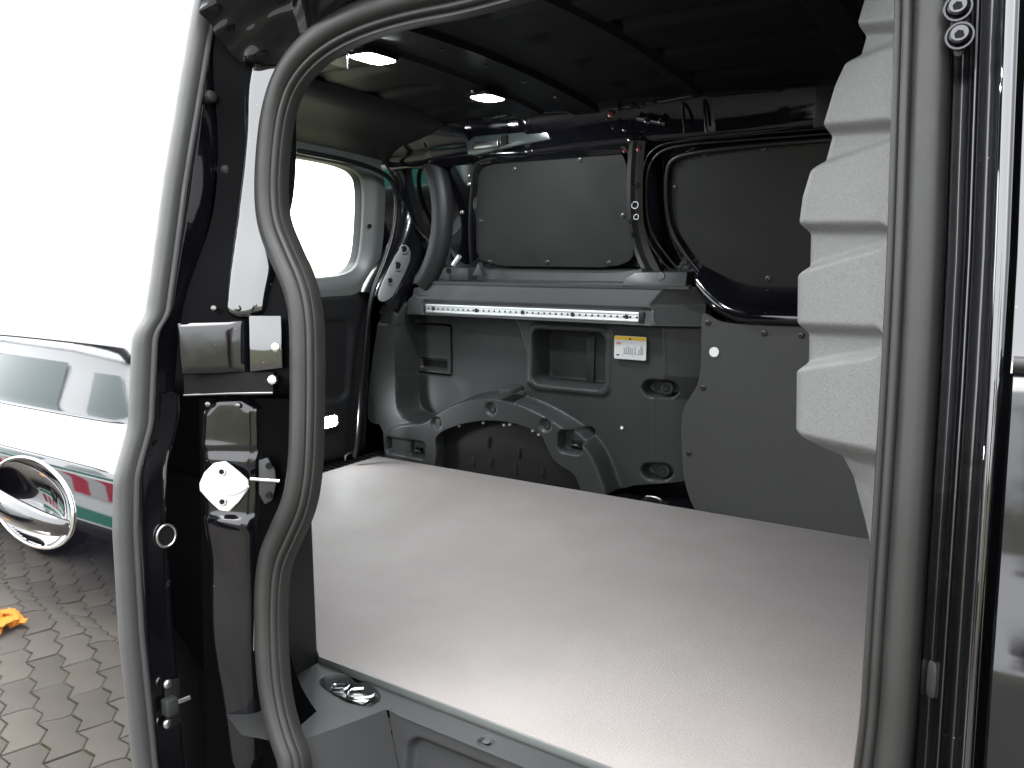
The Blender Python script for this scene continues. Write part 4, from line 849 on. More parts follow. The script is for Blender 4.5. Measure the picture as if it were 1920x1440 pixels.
# grip: bright rim of the bowl and the pull handle
rim = []
for i in range(60):
    a = 2*math.pi*i/60; x = H_c[0]+H_h[0]*1.0*math.cos(a); z = H_c[1]+H_h[1]*1.0*math.sin(a); rim.append(Vector((x, float(yd(z))+0.006*((x+1.75)/0.5)**2-0.001, z)))
sweep('grip_rim', rim, circ(0.0032, 8), 'chrome', SD, B=(0, -1, 0), closed=True, pclosed=True)
hp_ = []
for i in range(31):
    t = i/30; hp_.append(Vector((-1.765+0.31*t, -0.198-0.042*math.sin(math.pi*t)**0.55+0.012, 0.415-0.045*t+0.006*math.sin(math.pi*t))))
hprof = [(0.027*math.cos(a)*(1.0), 0.013*math.sin(a)) for a in np.linspace(0, 2*math.pi, 17)[:-1]]
HND = sweep('door_handle', hp_, hprof, 'door_paint', SD, B=(0, -1, 0), pclosed=True, rad=[0.55+0.5*math.sin(math.pi*min(1, max(0, i/30)))**0.5 for i in range(31)])
tube('handle_trim', [p+Vector((0, -0.006, -0.014)) for p in hp_[3:-2]], 0.003, 'chrome', HND, it=1)

# outer skin of the rear quarter behind the slid door and sill below the opening
Xq, Zq = np.meshgrid(np.linspace(-2.52, -1.345, 40), np.linspace(-0.34, 1.62, 110), indexing='ij')
dq = np.hypot(Xq+1.72, Zq+0.20)
grid('rear_quarter', Xq, yd(Zq)+0.118, Zq, 'paint', VAN, keep=(dq > 0.36))
box('near_side_lining', (-2.46, 0.095, -0.02), (-1.25, 0.115, 1.34), 'trim_dark', VAN)
prism('jamb_lining', [(-1.245, 0.065, -0.02), (-1.25, 0.215, -0.02), (-1.67, 0.50, -0.02), (-2.34, 0.50, -0.02), (-2.34, 0.12, -0.02)], (0, 0, 0.42), 'pillar_trim', VAN, bevel=0.004)

# ---------------------------------------------------------------- step trim below the opening
# flat tread
tr_o = [(-1.240, 0.205), (-0.03, 0.196), (-0.03, 0.138), (-0.660, 0.142), (-0.954, 0.146), (-0.975, 0.149), (-0.992, 0.150), (-1.06, -0.030), (-1.16, -0.06), (-1.245, -0.03), (-1.245, 0.10)]
TRO = cha2(tr_o, 0)
lash = [(-1.1861,0.1642,-0.0120),(-1.1768,0.1857,-0.0120),(-1.1376,0.2058,-0.0120),(-1.0854,0.1986,-0.0120),(-1.0454,0.1852,-0.0120),(-1.0247,0.1609,-0.0120),(-1.0302,0.1391,-0.0120),(-1.0720,0.1304,-0.0120),(-1.1219,0.1360,-0.0120),(-1.1653,0.1471,-0.0120)]
LSH = cha2([(p[0], p[1]) for p in lash], 2)
def tread_z(x, y): return -0.012-0.028*st(sd_poly(x, y, LSH), 0.008)-0.004*st(np.hypot(x+0.768, y-0.170)-0.013, 0.006)
def ztread(name, sdf, m, parent):
    step = 0.003
    U, V = np.meshgrid(np.arange(-1.26, 0.0, step), np.arange(-0.08, 0.23, step), indexing='ij')
    D = sdf(U, V); gu, gv = np.gradient(D, step, step); g = np.sqrt(gu*gu+gv*gv)+1e-6; ins = D <= 0; nb = np.zeros_like(ins)
    for a in (-1, 0, 1):
        for b in (-1, 0, 1): nb |= np.roll(np.roll(ins, a, 0), b, 1)
    sn = (~ins) & nb & (D < 2.2*step)
    Ds = np.where(sn, D, 0); U2 = U-Ds*gu/g; V2 = V-Ds*gv/g
    return grid(name, U2, V2, tread_z(U2, V2), m, parent, ins | sn)
TRD = ztread('step_trim', lambda x, y: sd_poly(x, y, TRO), 'step', VAN)
q = [(-1.1461,0.1822,-0.0300),(-1.0985,0.1832,-0.0300)]
a, b = Vector(q[0]), Vector(q[1])
def flatring(name, c, l, wd, r, m, parent, d=Vector((0.86, 0.5, 0)), z=0.0):
    s = Vector((-d.y, d.x, 0)); pts = []
    for i in range(20):
        t = 2*math.pi*i/20; ct, st_ = math.cos(t), math.sin(t)
        pts.append(Vector(c)+d*(l*abs(ct)**0.5*(1 if ct > 0 else -1))+s*(wd*abs(st_)**0.5*(1 if st_ > 0 else -1))+Vector((0, 0, z+0.004*ct)))
    return tube(name, pts, r, m, parent, it=1, closed=True, B=(0, 0, 1))
LP = box('lashing_base', (a.x-0.022, a.y-0.018, -0.040), (b.x+0.028, b.y+0.022, -0.034), 'zinc', TRD, bevel=0.002)
flatring('lashing_ring', (b.x+0.008, b.y+0.004, -0.026), 0.030, 0.020, 0.0038, 'chrome', LP)
flatring('lashing_loop', (a.x-0.004, a.y+0.002, -0.028), 0.020, 0.013, 0.0034, 'chrome', LP)
disc('lashing_screw', (a.x+0.012, a.y+0.006, -0.034), 0.008, (0, 0, 1), 0.007, 'hole', LP, n=12)
ring('tread_bolt_washer', (-0.768, 0.170, -0.0145), 0.010, 0.0018, (0, 0, 1), 'zinc', TRD, n=18, k=6); disc('tread_bolt', (-0.768, 0.170, -0.0155), 0.0085, (0, 0, 1), 0.003, 'gunmetal', TRD, n=6)
# step well: side cheek, riser with recessed grip, lower tread
ck = [(-0.992, 0.150, -0.0125), (-1.06, -0.030, -0.0125), (-1.00, -0.040, -0.16), (-0.925, 0.120, -0.16)]
CKp = strip('step_cheek', [[Vector(ck[0]), Vector(ck[1])], [Vector(ck[3]), Vector(ck[2])]], 'step_dark', VAN)
def ris_y(x, z): return 0.150-0.18*(z+0.0125)*(-1)*-0.0-(-(z+0.0125))*0.17+0.018*st(sd_rr(x, z, (-0.43, -0.150), (0.50, 0.105), 0.03), 0.016)+0.016*st(sd_rr(x, z, (-0.66, -0.105), (0.10, 0.045), 0.03), 0.012)
RI = hfield('step_riser', -0.99, -0.04, -0.16, -0.0125, 0.004, ris_y, lambda x, z: np.maximum(np.maximum(-(x+0.985)-(z+0.0125)*0.35, x+0.04), np.maximum(z+0.0125, -(z+0.16))), 'step_dark', VAN, skirt=0.01)
q = [(-0.7882,0.1250,-0.0314)][0]
disc('riser_bolt', (q[0], 0.160, q[2]), 0.016, (0, -1, 0.2), 0.006, 'trim', RI, n=18, bevel=0.002)
box('riser_bolt_slot', (q[0]-0.002, 0.1525, q[2]-0.010), (q[0]+0.002, 0.1545, q[2]+0.010), 'hole', RI)
box('step_tread', (-1.10, -0.06, -0.20), (-0.04, 0.14, -0.161), 'step_dark', VAN, bevel=0.004)
Xk, Zk = np.meshgrid(np.linspace(-1.34, 1.1, 40), np.linspace(-0.42, -0.24, 10), indexing='ij')
grid('rocker_panel', Xk, yd(Zk)+0.10, Zk, 'paint', VAN)

# ---------------------------------------------------------------- front pillar of the opening and front door
zz = np.linspace(-0.36, 1.34, 200)
RXp = np.interp(zz, [p.z for p in L_right], [p.x for p in L_right])   # seal centre line
def pil(name, prof, m, smooth=40):
    rows = [[Vector((x0+0.0+a, float(ys(z))+b*1.0, z)) for x0, z in zip(RXp, zz)] for a, b in prof]
    return strip(name, rows, m, VAN, smooth)
pP = chaikin([(0.012, 0.012, 0), (0.031, 0.014, 0), (0.034, 0.028, 0), (0.040, 0.036, 0), (0.046, 0.030, 0), (0.050, 0.012, 0), (0.053, 0.006, 0), (0.057, 0.006, 0), (0.060, 0.022, 0), (0.066, 0.030, 0), (0.074, 0.024, 0), (0.078, -0.020, 0), (0.080, -0.060, 0)], 2)
BP = pil('front_door_pillar', [(p.x, p.y) for p in pP], 'steel', 50)
eP = chaikin([(0.080, -0.060, 0), (0.079, -0.085, 0), (0.081, -0.102, 0), (0.086, -0.108, 0), (0.092, -0.106, 0), (0.095, -0.096, 0), (0.095, -0.07, 0)], 2)
BE = pil('pillar_outer_edge', [(p.x, p.y) for p in eP], 'door_paint', 60)
# striker with two bolts near the top, rubber plug low down, small latch slot
def onp(z, a, b):
    return Vector((float(np.interp(z, zz, RXp))+a, float(ys(z))+b, z))
def bp_at(p, b): return Vector((p[0], float(ys(p[2]))+b, p[2]))
sp = [Vector(p) for p in [(-0.1014,0.0850,1.1666),(-0.0857,0.0850,1.1637),(-0.0786,0.0850,1.1093),(-0.0782,0.0850,1.0856),(-0.0833,0.0850,1.0733),(-0.0899,0.0850,1.0741),(-0.0946,0.0850,1.0900)]]
SP = prism('striker_plate', sp, (0, -0.006, 0), 'trim', BP, bevel=0.002)
for p in [(-0.0857,0.0760,1.0933),(-0.0894,0.0760,1.1222)]:
    disc('striker_bolt', p, 0.0105, (0, -1, 0.25), 0.008, 'gunmetal', SP, n=16, bevel=0.002); ring('striker_washer', Vector(p)+Vector((0, -0.002, 0)), 0.013, 0.002, (0, -1, 0), 'gunmetal', SP, n=18, k=6); disc('bolt_socket', Vector(p)+Vector((0, -0.008, 0)), 0.005, (0, -1, 0), 0.0012, 'hole', SP, n=6)
p = [(-0.0592,0.0300,0.3802)][0]
PLG = disc('rubber_plug', (p[0], 0.052, p[2]), 0.021, (-0.45, -1, 0.1), 0.006, 'rubber_light', BP, n=28, dome=1)
# front door: painted lower skin, dark glass above, gap
FX0 = float(np.mean(RXp))+0.132
Xf, Zf = np.meshgrid(np.linspace(0, 1.0, 40), np.linspace(-0.36, 1.55, 245), indexing='ij')
rxz = np.interp(Zf, zz, RXp)+0.100
edge = 0.012*np.exp(-Xf/0.006)
FD = empty('front_door', (0.5, -0.1, -0.3), parent=VAN)
yf = yd(Zf)+0.075+edge-0.004*np.exp(-((Zf-0.735)/0.01)**2)
kl = Zf < 0.752
grid('door_skin', rxz+Xf**1.6, yf, Zf, 'gloss', FD, keep=kl, smooth=50)
grid('side_window', rxz+0.012+Xf**1.6, yf+0.004, Zf, 'darkglass', FD, keep=(Zf > 0.770), smooth=50)
grid('window_frame', rxz+Xf*0.012, yf-0.001, Zf, 'paint', FD, keep=(Zf > 0.745), smooth=50)
tube('window_wiper_strip', [Vector((float(np.interp(0.76, zz, RXp))+0.102+t*0.9, float(yd(0.76))+0.072, 0.760)) for t in (0, .2, .5, 1)], 0.008, 'rubber', FD, it=0, B=(0, 0, 1))
Xg2, Zg2 = np.meshgrid(np.linspace(0.0, 1.0, 4), np.linspace(-0.36, 1.36, 20), indexing='ij')
grid('door_inner_panel', 0.02+Xg2, yd(Zg2)+0.16, Zg2, 'trim_dark', FD)

# rest of the body: front end, far skin, wheels, so that it is a whole van
box('cab_body', (0.35, 0.08, -0.32), (1.25, 1.80, 0.72), 'paint', VAN, bevel=0.05)
prism('bonnet', [(1.26, 0.06, -0.30), (2.05, 0.10, -0.30), (2.10, 0.10, 0.25), (1.95, 0.10, 0.42), (1.26, 0.06, 0.62)], (0, 1.66, 0), 'paint', VAN, bevel=0.06, seg=3)
prism('windscreen', [(1.26, 0.14, 0.63), (1.30, 0.14, 0.63), (0.62, 0.20, 1.40), (0.56, 0.20, 1.40)], (0, 1.46, 0), 'darkglass', VAN)
Xo, Zo = np.meshgrid(np.linspace(-2.52, 1.25, 40), np.linspace(-0.34, 1.62, 70), indexing='ij')
grid('far_outer_skin', Xo, 1.76-yd(Zo), Zo, 'paint', VAN, keep=(np.hypot(Xo+1.72, Zo+0.20) > 0.36))
for wx in (-1.72, 1.55):
    for wy, sgn in ((-0.03, -1), (1.94, 1)):
        W = empty('wheel', (wx, wy, -0.24), parent=VAN)
        pr = [(0.0, 0.20), (-0.02, 0.22), (-0.02, 0.29), (0.0, 0.315), (0.03, 0.32), (0.16, 0.32), (0.19, 0.315), (0.20, 0.29), (0.20, 0.22)]
        vs = []; fs = []; n = 36
        for i in range(n):
            a = 2*math.pi*i/n
            for d, r_ in pr: vs.append((wx+r_*math.cos(a), wy-sgn*d, -0.24+r_*math.sin(a)))
        k = len(pr)
        for i in range(n):
            for j in range(k-1): fs.append((i*k+j, ((i+1) % n)*k+j, ((i+1) % n)*k+j+1, i*k+j+1))
        mk('tyre', vs, fs, 'felt', W)
        disc('rim', (wx, wy-sgn*0.03, -0.24), 0.205, (0, sgn, 0), 0.015, 'zinc', W, n=32, bevel=0.01)

# ================================================================== THE YARD
GZ = -0.56
M['joint'] = mat('mossy_joint_sand', (0.135, 0.125, 0.105), 0.95, bumps=(('noise', 80, 0.6, 0.006),), var=(3.5, (0.10, 0.105, 0.035), 0.42, 0.54))
M['paver'] = mat('worn_concrete_paver', (0.125, 0.111, 0.094), 0.85, bumps=(('noise', 160, 0.5, 0.003), ('noise', 25, 0.3, 0.004)), var=(2.2, (0.085, 0.075, 0.064), 0.36, 0.66))
t_ = M['paver'].node_tree; oi = t_.nodes.new('ShaderNodeObjectInfo'); hv = t_.nodes.new('ShaderNodeHueSaturation'); mr = t_.nodes.new('ShaderNodeMapRange')
mr.inputs[3].default_value = 0.82; mr.inputs[4].default_value = 1.12; t_.links.new(oi.outputs['Random'], mr.inputs[0]); t_.links.new(mr.outputs[0], hv.inputs['Value'])
b_ = t_.nodes['Principled BSDF']; src_ = b_.inputs['Base Color'].links[0].from_socket; t_.links.new(src_, hv.inputs['Color']); t_.links.new(hv.outputs[0], b_.inputs['Base Color'])
GR = mk('ground', [(-600, -600, GZ-0.008), (600, -600, GZ-0.008), (600, 600, GZ-0.008), (-600, 600, GZ-0.008)], [(0, 1, 2, 3)], 'joint', None, smooth=0)
tag(GR, kind='structure')
PLn, PWd = 0.225, 0.1125
def wave(t): return 0.013*(abs(((t*2/PLn*2) % 2)-1)*2-1)
def paver_outline(g=0.0028):
    n = 8; pts = []
    for i in range(n+1):
        x = -PLn/2+PLn*i/n; pts.append((x*(1-2*g/PLn), -PWd/2+wave(x)+g))
    for i in range(n+1):
        x = PLn/2-PLn*i/n; pts.append((x*(1-2*g/PLn), PWd/2+wave(x)-g))
    return pts
PO = paver_outline(); npo = len(PO)
rot = R(24); cr_, sr_ = math.cos(rot), math.sin(rot)
cells = []
for j in range(-70, 71):
    for i in range(-44, 45):
        u = i*PLn+(PLn/2 if j % 2 else 0); v = j*PWd
        x = -3.6+u*cr_-v*sr_; y = -2.6+u*sr_+v*cr_
        if -9.0 < x < 2.2 and -6.2 < y < 0.9: cells.append((x, y))
cells.sort(key=lambda c: (c[0]+2.7)**2*0.6+(c[1]+0.9)**2*1.6)
def paver_data(dz):
    vs = [(x*cr_-y*sr_, x*sr_+y*cr_, -0.02) for x, y in PO]
    vs += [(x*cr_-y*sr_, x*sr_+y*cr_, -0.003) for x, y in PO]
    vs += [((x*0.985)*cr_-(y*0.97)*sr_, (x*0.985)*sr_+(y*0.97)*cr_, 0.0) for x, y in PO]
    fs = [(k*npo+i, k*npo+(i+1) % npo, (k+1)*npo+(i+1) % npo, (k+1)*npo+i) for k in range(2) for i in range(npo)]+[tuple(2*npo+i for i in range(npo))]
    return vs, fs
pv, pf = paver_data(0)
first = mk('paver', pv, pf, 'paver', GR, smooth=0)
for n_, (x, y) in enumerate(cells[:300]):
    o = first if n_ == 0 else first.copy()
    if n_: COL.objects.link(o)
    o.location = (x, y, GZ+random.uniform(-0.003, 0.0)); o.rotation_euler = (random.gauss(0, 0.012), random.gauss(0, 0.012), random.gauss(0, 0.006))
V = []; Fs = []
for (x, y) in cells[300:]:
    b = len(V); dz = random.uniform(-0.003, 0.0); tx, ty = random.gauss(0, 0.012), random.gauss(0, 0.012)
    for p in pv: V.append((x+p[0], y+p[1], GZ+p[2]+dz+tx*p[0]+ty*p[1]))
    Fs += [tuple(b+i for i in f_) for f_ in pf]
me = bpy.data.meshes.new('paving'); me.from_pydata(V, [], Fs); me.update()
PV = fin('paving', me, 'paver', GR, smooth=0); tag(PV, kind='stuff')

# estate car in the next bay (seen mirrored in the slid-back door)
M['carwhite'] = mat('white_car_paint', (0.78, 0.79, 0.80), 0.18, coat=1.0)
M['cargreen'] = mat('teal_car_film', (0.015, 0.20, 0.15), 0.25, coat=0.6)
M['carred'] = mat('red_reflective_film', (0.42, 0.012, 0.05), 0.3)
M['carsilver'] = mat('silver_reflective_film', (0.45, 0.46, 0.47), 0.35)
M['carglass'] = mat('pale_car_glass', (0.20, 0.25, 0.25), 0.04, coat=0.4)
CY = -1.46
CAR = empty('estate_car', (-5.5, CY-0.88, GZ), 'white estate car with teal band and red chevron stripe on the paved yard', 'car')
def side(pts): return [(x, CY, GZ+z) for x, z in pts]
prism('car_body', side([(-3.30, 0.30), (-3.22, 0.55), (-3.26, 0.92), (-3.34, 1.00), (-6.6, 1.00), (-7.55, 0.82), (-7.75, 0.62), (-7.72, 0.30), (-7.0, 0.28), (-6.88, 0.60), (-6.55, 0.72), (-6.22, 0.60), (-6.1, 0.28), (-4.75, 0.28), (-4.65, 0.55), (-4.33, 0.72), (-4.0, 0.55), (-3.9, 0.28)]), (0, -1.76, 0), 'carwhite', CAR, bevel=0.05, seg=3)
lo_ = [(-3.36, 1.0), (-6.55, 1.0)]; hi_ = [(-3.62, 1.30), (-4.3, 1.34), (-5.2, 1.35), (-5.85, 1.29)]
ins = 0.16
vs = [(x, CY-0.03, GZ+z) for x, z in lo_]+[(x, CY-ins, GZ+z) for x, z in hi_[::-1]]
n = len(vs); vs += [(x, 2*(CY-0.88)-y, z) for x, y, z in vs]
fs = [tuple(range(n)), tuple(range(2*n-1, n-1, -1))]+[(i, (i+1) % n, n+(i+1) % n, n+i) for i in range(n)]
mk('car_cabin', vs, fs, 'carwhite', CAR, bevel=0.03, seg=2)
def gside(x, z, off=0.006): return (x, CY-0.03-(ins-0.03)*(z-1.0)/0.34+off, GZ+z)
for pts in ([(-4.16, 1.03), (-5.22, 1.03), (-5.20, 1.26), (-4.26, 1.26)], [(-5.30, 1.03), (-6.2, 1.03), (-5.72, 1.25), (-5.28, 1.25)], [(-3.50, 1.05), (-3.86, 1.03), (-3.96, 1.23), (-3.72, 1.23)]):
    prism('car_window', [gside(*p) for p in pts], (0, 0.006, 0), 'carglass', CAR, bevel=0.003)
prism('beltline_band', [(-3.33, CY+0.004, GZ+0.90), (-6.5, CY+0.004, GZ+0.90), (-6.5, CY+0.004, GZ+0.995), (-3.36, CY+0.004, GZ+0.995)], (0, 0.006, 0), 'cargreen', CAR)
prism('teal_panel', [(-4.4, CY+0.003, GZ+0.66), (-6.6, CY+0.003, GZ+0.66), (-6.6, CY+0.003, GZ+0.78), (-4.4, CY+0.003, GZ+0.78)], (0, 0.004, 0), 'cargreen', CAR)
for i in range(10):
    x = -3.30-0.15*i; m_ = 'carred' if i % 2 == 0 else 'carsilver'
    prism('chevron_stripe', [(x, CY+0.004, GZ+0.62), (x-0.15, CY+0.004, GZ+0.62), (x-0.27, CY+0.004, GZ+0.80), (x-0.12, CY+0.004, GZ+0.80)], (0, 0.005, 0), m_, CAR)
prism('teal_sill_band', [(-3.24, CY+0.009, GZ+0.46), (-3.95, CY+0.009, GZ+0.46), (-3.95, CY+0.009, GZ+0.56), (-3.23, CY+0.009, GZ+0.56)], (0, 0.004, 0), 'cargreen', CAR)
prism('teal_sill_band', [(-4.75, CY+0.004, GZ+0.37), (-6.1, CY+0.004, GZ+0.37), (-6.1, CY+0.004, GZ+0.56), (-4.75, CY+0.004, GZ+0.56)], (0, 0.004, 0), 'cargreen', CAR)
box('car_sill', (-6.1, CY-0.05, GZ+0.18), (-4.72, CY+0.012, GZ+0.36), 'trim_dark', CAR, bevel=0.02)
box('rear_bumper', (-3.9, CY-1.78, GZ+0.20), (-3.20, CY+0.008, GZ+0.45), 'trim_dark', CAR, bevel=0.05)
tube('roof_rail', [(-3.72, CY-0.15, GZ+1.31), (-3.86, CY-0.15, GZ+1.375), (-5.2, CY-0.15, GZ+1.40), (-5.7, CY-0.15, GZ+1.31)], 0.022, 'trim_dark', CAR, it=2, B=(0, 0, 1))
for wx in (-4.33, -6.55):
    for wy, sg_ in ((CY-0.02, 1), (CY-1.74, -1)):
        pr = [(0.0, 0.20), (-0.012, 0.22), (-0.012, 0.29), (0.01, 0.318), (0.19, 0.318), (0.20, 0.22)]
        vs = []; fs = []; n = 32; k = len(pr)
        for i in range(n):
            a = 2*math.pi*i/n
            for d, r_ in pr: vs.append((wx+r_*math.cos(a), wy-sg_*d, GZ+0.318+r_*math.sin(a)))
        for i in range(n):
            for j in range(k-1): fs.append((i*k+j, ((i+1) % n)*k+j, ((i+1) % n)*k+j+1, i*k+j+1))
        ty = mk('car_tyre', vs, fs, 'felt', CAR)
        disc('wheel_rim', (wx, wy-sg_*0.05, GZ+0.318), 0.20, (0, sg_, 0), 0.01, 'hole', ty, n=28)
        for s_ in range(10):
            a = 2*math.pi*s_/10; c0 = Vector((wx+0.05*math.cos(a), wy-sg_*0.03, GZ+0.318+0.05*math.sin(a))); c1 = Vector((wx+0.20*math.cos(a), wy-sg_*0.02, GZ+0.318+0.20*math.sin(a)))
            tube('rim_spoke', [c0, c1], 0.014, 'zinc', ty, it=0, n=6, B=(0, 1, 0))
CAR.location.x += 0.25

# orange webbing bundle on the paving
M['orange'] = mat('orange_webbing', (0.78, 0.30, 0.015), 0.6, bumps=(('noise', 120, 0.5, 0.004),))
SB = empty('strap_bundle', (-3.19, -0.80, GZ), 'crumpled orange strap bundle lying on the paving', 'strap')
rs = random.Random(4)
for i in range(9):
    pts = [Vector((-3.19+rs.uniform(-.09, .09), -0.80+rs.uniform(-.08, .08), GZ+0.012+rs.uniform(0, .035))) for _ in range(6)]
    p = resample(chaikin(pts, 3), 0.02)
    sweep('strap_coil', p, [(-0.012, -0.002), (0.012, -0.002), (0.012, 0.002), (-0.012, 0.002)], 'orange', SB, B=(0.2, 0.3, 1), pclosed=True)
bm = bmesh.new(); bmesh.ops.create_icosphere(bm, subdivisions=3, radius=0.06)
for v in bm.verts:
    d = 0.25*math.sin(v.co.x*40+1)*math.sin(v.co.y*37)*math.cos(v.co.z*31); v.co *= 1+d; v.co.z *= 0.6
    v.co += Vector((-3.24, -0.76, GZ+0.035))
me = bpy.data.meshes.new('strap_pouch'); bm.to_mesh(me); bm.free(); fin('strap_pouch', me, 'orange', SB, 60)

# trees at the edge of the yard
M['bark'] = mat('grey_brown_bark', (0.09, 0.07, 0.055), 0.9, bumps=(('noise', 30, 0.8, 0.02),))
M['leaf'] = mat('mid_green_foliage', (0.055, 0.095, 0.025), 0.6, var=(1.5, (0.09, 0.12, 0.03), 0.35, 0.65))
def tree(x, y, h, r, seed, label):
    rg = np.random.default_rng(seed)
    T = empty('broadleaf_tree', (x, y, GZ), label, 'tree', 'trees along the edge of the yard')
    tk = tube('trunk', [(x, y, GZ-0.05), (x+0.05, y, GZ+h*0.25), (x-0.08, y+0.05, GZ+h*0.55), (x, y, GZ+h*0.8)], 0.16, 'bark', T, n=10, it=2, B=(1, 0, 0), taper=lambda t: 1.1-0.85*t)
    for i in range(6):
        a = i*1.05+seed; z0 = GZ+h*(0.28+0.07*i)
        tube('limb', [(x, y, z0), (x+math.cos(a)*r*0.4, y+math.sin(a)*r*0.4, z0+h*0.12), (x+math.cos(a)*r*0.75, y+math.sin(a)*r*0.75, z0+h*0.2)], 0.05, 'bark', tk, n=6, it=1, B=(0.3, 0.2, 1), taper=lambda t: 1.1-0.8*t)
    nc = 34; cl = rg.normal(size=(nc, 3)); cl /= np.linalg.norm(cl, axis=1)[:, None]; cl *= (rg.uniform(0.25, 1, (nc, 1))**0.5)*np.array([r, r, h*0.34]); cl += np.array([x, y, GZ+h*0.64])
    V = []; F_ = []
    for c_ in cl:
        rc = rg.uniform(0.45, 0.85)*r*0.42
        for _ in range(110):
            d = rg.normal(size=3); d /= np.linalg.norm(d); p = c_+d*rc*rg.uniform(0.3, 1)
            a_ = rg.normal(size=3); a_ /= np.linalg.norm(a_); b_ = np.cross(a_, d+0.3); b_ /= np.linalg.norm(b_)+1e-6
            s_ = rg.uniform(0.05, 0.10); k0 = len(V)
            V += [tuple(p-a_*s_), tuple(p+b_*s_*0.5), tuple(p+a_*s_), tuple(p-b_*s_*0.5)]; F_.append((k0, k0+1, k0+2, k0+3))
    me = bpy.data.meshes.new('crown'); me.from_pydata(V, [], F_); me.update(); fin('crown', me, 'leaf', T, 0)
tree(11.5, -8.5, 4.4, 1.9, 1, 'broad leafy green tree at the yard edge with low round crown')
tree(15.0, -9.5, 5.2, 2.2, 2, 'tallest leafy green tree at the yard edge between two lower ones')
tree(13.0, -13.5, 3.8, 1.8, 3, 'smallest leafy green tree at the yard edge')

# the photographer, mirrored in the paintwork
M['skin'] = mat('skin', (0.42, 0.22, 0.15), 0.5)
M['shirt'] = mat('dark_navy_shirt', (0.012, 0.013, 0.02), 0.8, bumps=(('noise', 20, 0.4, 0.01),))
M['jeans'] = mat('dark_trousers', (0.02, 0.02, 0.028), 0.85)
M['hair'] = mat('dark_hair', (0.015, 0.011, 0.009), 0.6)
PC = Vector((0.34, -1.42, GZ)); PF = Vector((-0.5418, 0.8405, 0)); PR = Vector((0.8405, 0.5418, 0))
PER = empty('person', PC, 'person in dark shirt holding a camera up beside the open van', 'person')
def pp(r_, f_, z): return PC+PR*r_+PF*f_+Vector((0, 0, z))
def skin(name, pts, edges, rad, m, parent, lv=2):
    me = bpy.data.meshes.new(name); me.from_pydata([tuple(p) for p in pts], edges, [])
    o = bpy.data.objects.new(name, me); COL.objects.link(o)
    md = o.modifiers.new('s', 'SKIN'); 
    for i, v in enumerate(me.skin_vertices[0].data):
        v.radius = rad[i] if isinstance(rad[i], tuple) else (rad[i], rad[i]); v.use_root = (i == 0)
    sb = o.modifiers.new('d', 'SUBSURF'); sb.levels = lv; sb.render_levels = lv
    dg = bpy.context.evaluated_depsgraph_get(); ev = o.evaluated_get(dg); nm = bpy.data.meshes.new_from_object(ev)
    bpy.data.objects.remove(o); nm.materials.clear()
    return fin(name, nm, m, parent, 80)
# body in one surface: pelvis, spine, neck, head, arms, legs
bp = [pp(0, 0, 0.95), pp(0, 0.01, 1.12), pp(0, 0.02, 1.28), pp(0, 0.02, 1.41), pp(0, 0.03, 1.50), pp(0, 0.05, 1.56), pp(0, 0.06, 1.64), pp(0, 0.05, 1.72),
      pp(-0.18, 0.02, 1.40), pp(-0.25, 0.08, 1.17), pp(-0.12, 0.30, 1.30), pp(-0.09, 0.36, 1.35),
      pp(0.18, 0.02, 1.40), pp(0.25, 0.08, 1.17), pp(0.12, 0.30, 1.30), pp(0.09, 0.36, 1.35),
      pp(-0.10, 0, 0.90), pp(-0.12, 0.02, 0.50), pp(-0.13, -0.02, 0.09), pp(-0.14, 0.12, 0.035),
      pp(0.10, 0, 0.90), pp(0.13, -0.06, 0.50), pp(0.15, -0.10, 0.09), pp(0.17, 0.04, 0.035)]
be = [(0, 1), (1, 2), (2, 3), (3, 4), (4, 5), (5, 6), (6, 7), (3, 8), (8, 9), (9, 10), (10, 11), (3, 12), (12, 13), (13, 14), (14, 15), (0, 16), (16, 17), (17, 18), (18, 19), (0, 20), (20, 21), (21, 22), (22, 23)]
br_ = [(0.15, 0.11), (0.14, 0.11), (0.16, 0.11), (0.13, 0.09), 0.055, 0.075, 0.092, 0.075, 0.065, 0.045, 0.034, 0.032, 0.065, 0.045, 0.034, 0.032, 0.09, 0.06, 0.045, 0.035, 0.09, 0.06, 0.045, 0.035]
BODY = skin('body', bp, be, br_, 'skin', PER)
skin('shirt', [bp[0]+Vector((0, 0, -0.02)), bp[1], bp[2], bp[3], bp[3]+Vector((0, 0, 0.04)), bp[8], bp[8].lerp(bp[9], 0.55), bp[12], bp[12].lerp(bp[13], 0.55)], [(0, 1), (1, 2), (2, 3), (3, 4), (3, 5), (5, 6), (3, 7), (7, 8)], [(0.175, 0.135), (0.165, 0.13), (0.185, 0.13), (0.15, 0.105), 0.085, 0.085, 0.068, 0.085, 0.068], 'shirt', PER)
skin('trousers', [bp[0]+Vector((0, 0, 0.02)), bp[16], bp[17], bp[18], bp[20], bp[21], bp[22]], [(0, 1), (1, 2), (2, 3), (0, 4), (4, 5), (5, 6)], [(0.165, 0.125), 0.105, 0.075, 0.062, 0.105, 0.075, 0.062], 'jeans', PER)
skin('hair', [pp(0, 0.0, 1.66), pp(0, 0.03, 1.735), pp(0, 0.08, 1.76)], [(0, 1), (1, 2)], [0.085, 0.088, 0.062], 'hair', PER, 2)
nose = skin('nose', [pp(0, 0.135, 1.665), pp(0, 0.165, 1.63)], [(0, 1)], [0.010, 0.016], 'skin', BODY, 2)
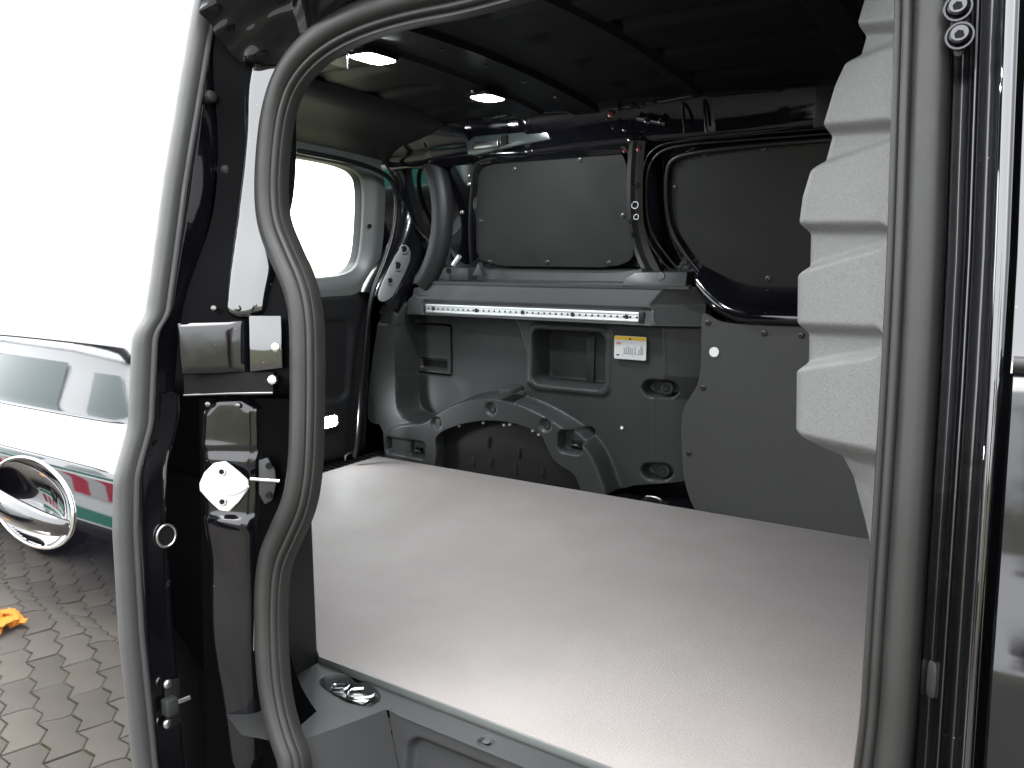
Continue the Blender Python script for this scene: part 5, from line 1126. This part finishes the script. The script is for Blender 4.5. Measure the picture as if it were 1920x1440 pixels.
for s_ in (-1, 1):
    disc('eye', pp(0.032*s_, 0.138, 1.665), 0.011, PF, 0.006, 'hole', BODY, n=10, dome=1)
    disc('ear', pp(0.088*s_, 0.05, 1.65), 0.028, PR*s_, 0.012, 'skin', BODY, n=12, dome=1)
    # hand: palm and five fingers closed on the camera body
    w0 = pp(0.09*s_, 0.36, 1.35)
    palm = w0+PF*0.045-PR*0.012*s_+Vector((0, 0, 0.02))
    skin('palm', [w0, palm, palm+PF*0.03+Vector((0, 0, 0.01))], [(0, 1), (1, 2)], [0.03, (0.036, 0.022), (0.034, 0.018)], 'skin', BODY)
    for f_ in range(4):
        b0 = palm+PF*0.035+Vector((0, 0, 0.028-0.018*f_)); L_ = (0.030, 0.034, 0.031, 0.025)[f_]
        skin('finger', [b0, b0+PF*L_-PR*0.004*s_, b0+PF*(L_+0.012)-PR*(L_*0.7)*s_, b0+PF*(L_+0.004)-PR*(L_*1.25)*s_], [(0, 1), (1, 2), (2, 3)], [0.0095, 0.009, 0.0085, 0.0075], 'skin', BODY, 1)
    skin('thumb', [palm+Vector((0, 0, -0.012)), palm-PR*0.03*s_+PF*0.004+Vector((0, 0, -0.02)), palm-PR*0.05*s_+PF*0.006+Vector((0, 0, -0.006))], [(0, 1), (1, 2)], [0.013, 0.011, 0.009], 'skin', BODY, 1)
disc('mouth', pp(0, 0.142, 1.597), 0.016, PF, 0.004, M['carred'], BODY, n=10, dome=1)
# the compact camera in the hands (behind the point of view)
kc = PC+PF*0.455+Vector((0, 0, 1.385))
KM = empty('compact_camera', kc+Vector((0, 0, -0.035)), 'small black compact camera held in both hands', 'camera')
def obox(name, c_, hr, hf, hz, m, parent): 
    vs = [c_+PR*a*hr+PF*b*hf+Vector((0, 0, c*hz)) for a in (-1, 1) for b in (-1, 1) for c in (-1, 1)]
    return mk(name, vs, [(0, 1, 3, 2), (4, 6, 7, 5), (0, 4, 5, 1), (2, 3, 7, 6), (0, 2, 6, 4), (1, 5, 7, 3)], m, parent, bevel=0.005)
obox('camera_body', kc, 0.058, 0.016, 0.034, 'trim_dark', KM)
disc('lens_barrel', kc+PF*0.016, 0.026, PF, 0.024, 'trim_dark', KM, n=20, bevel=0.002)
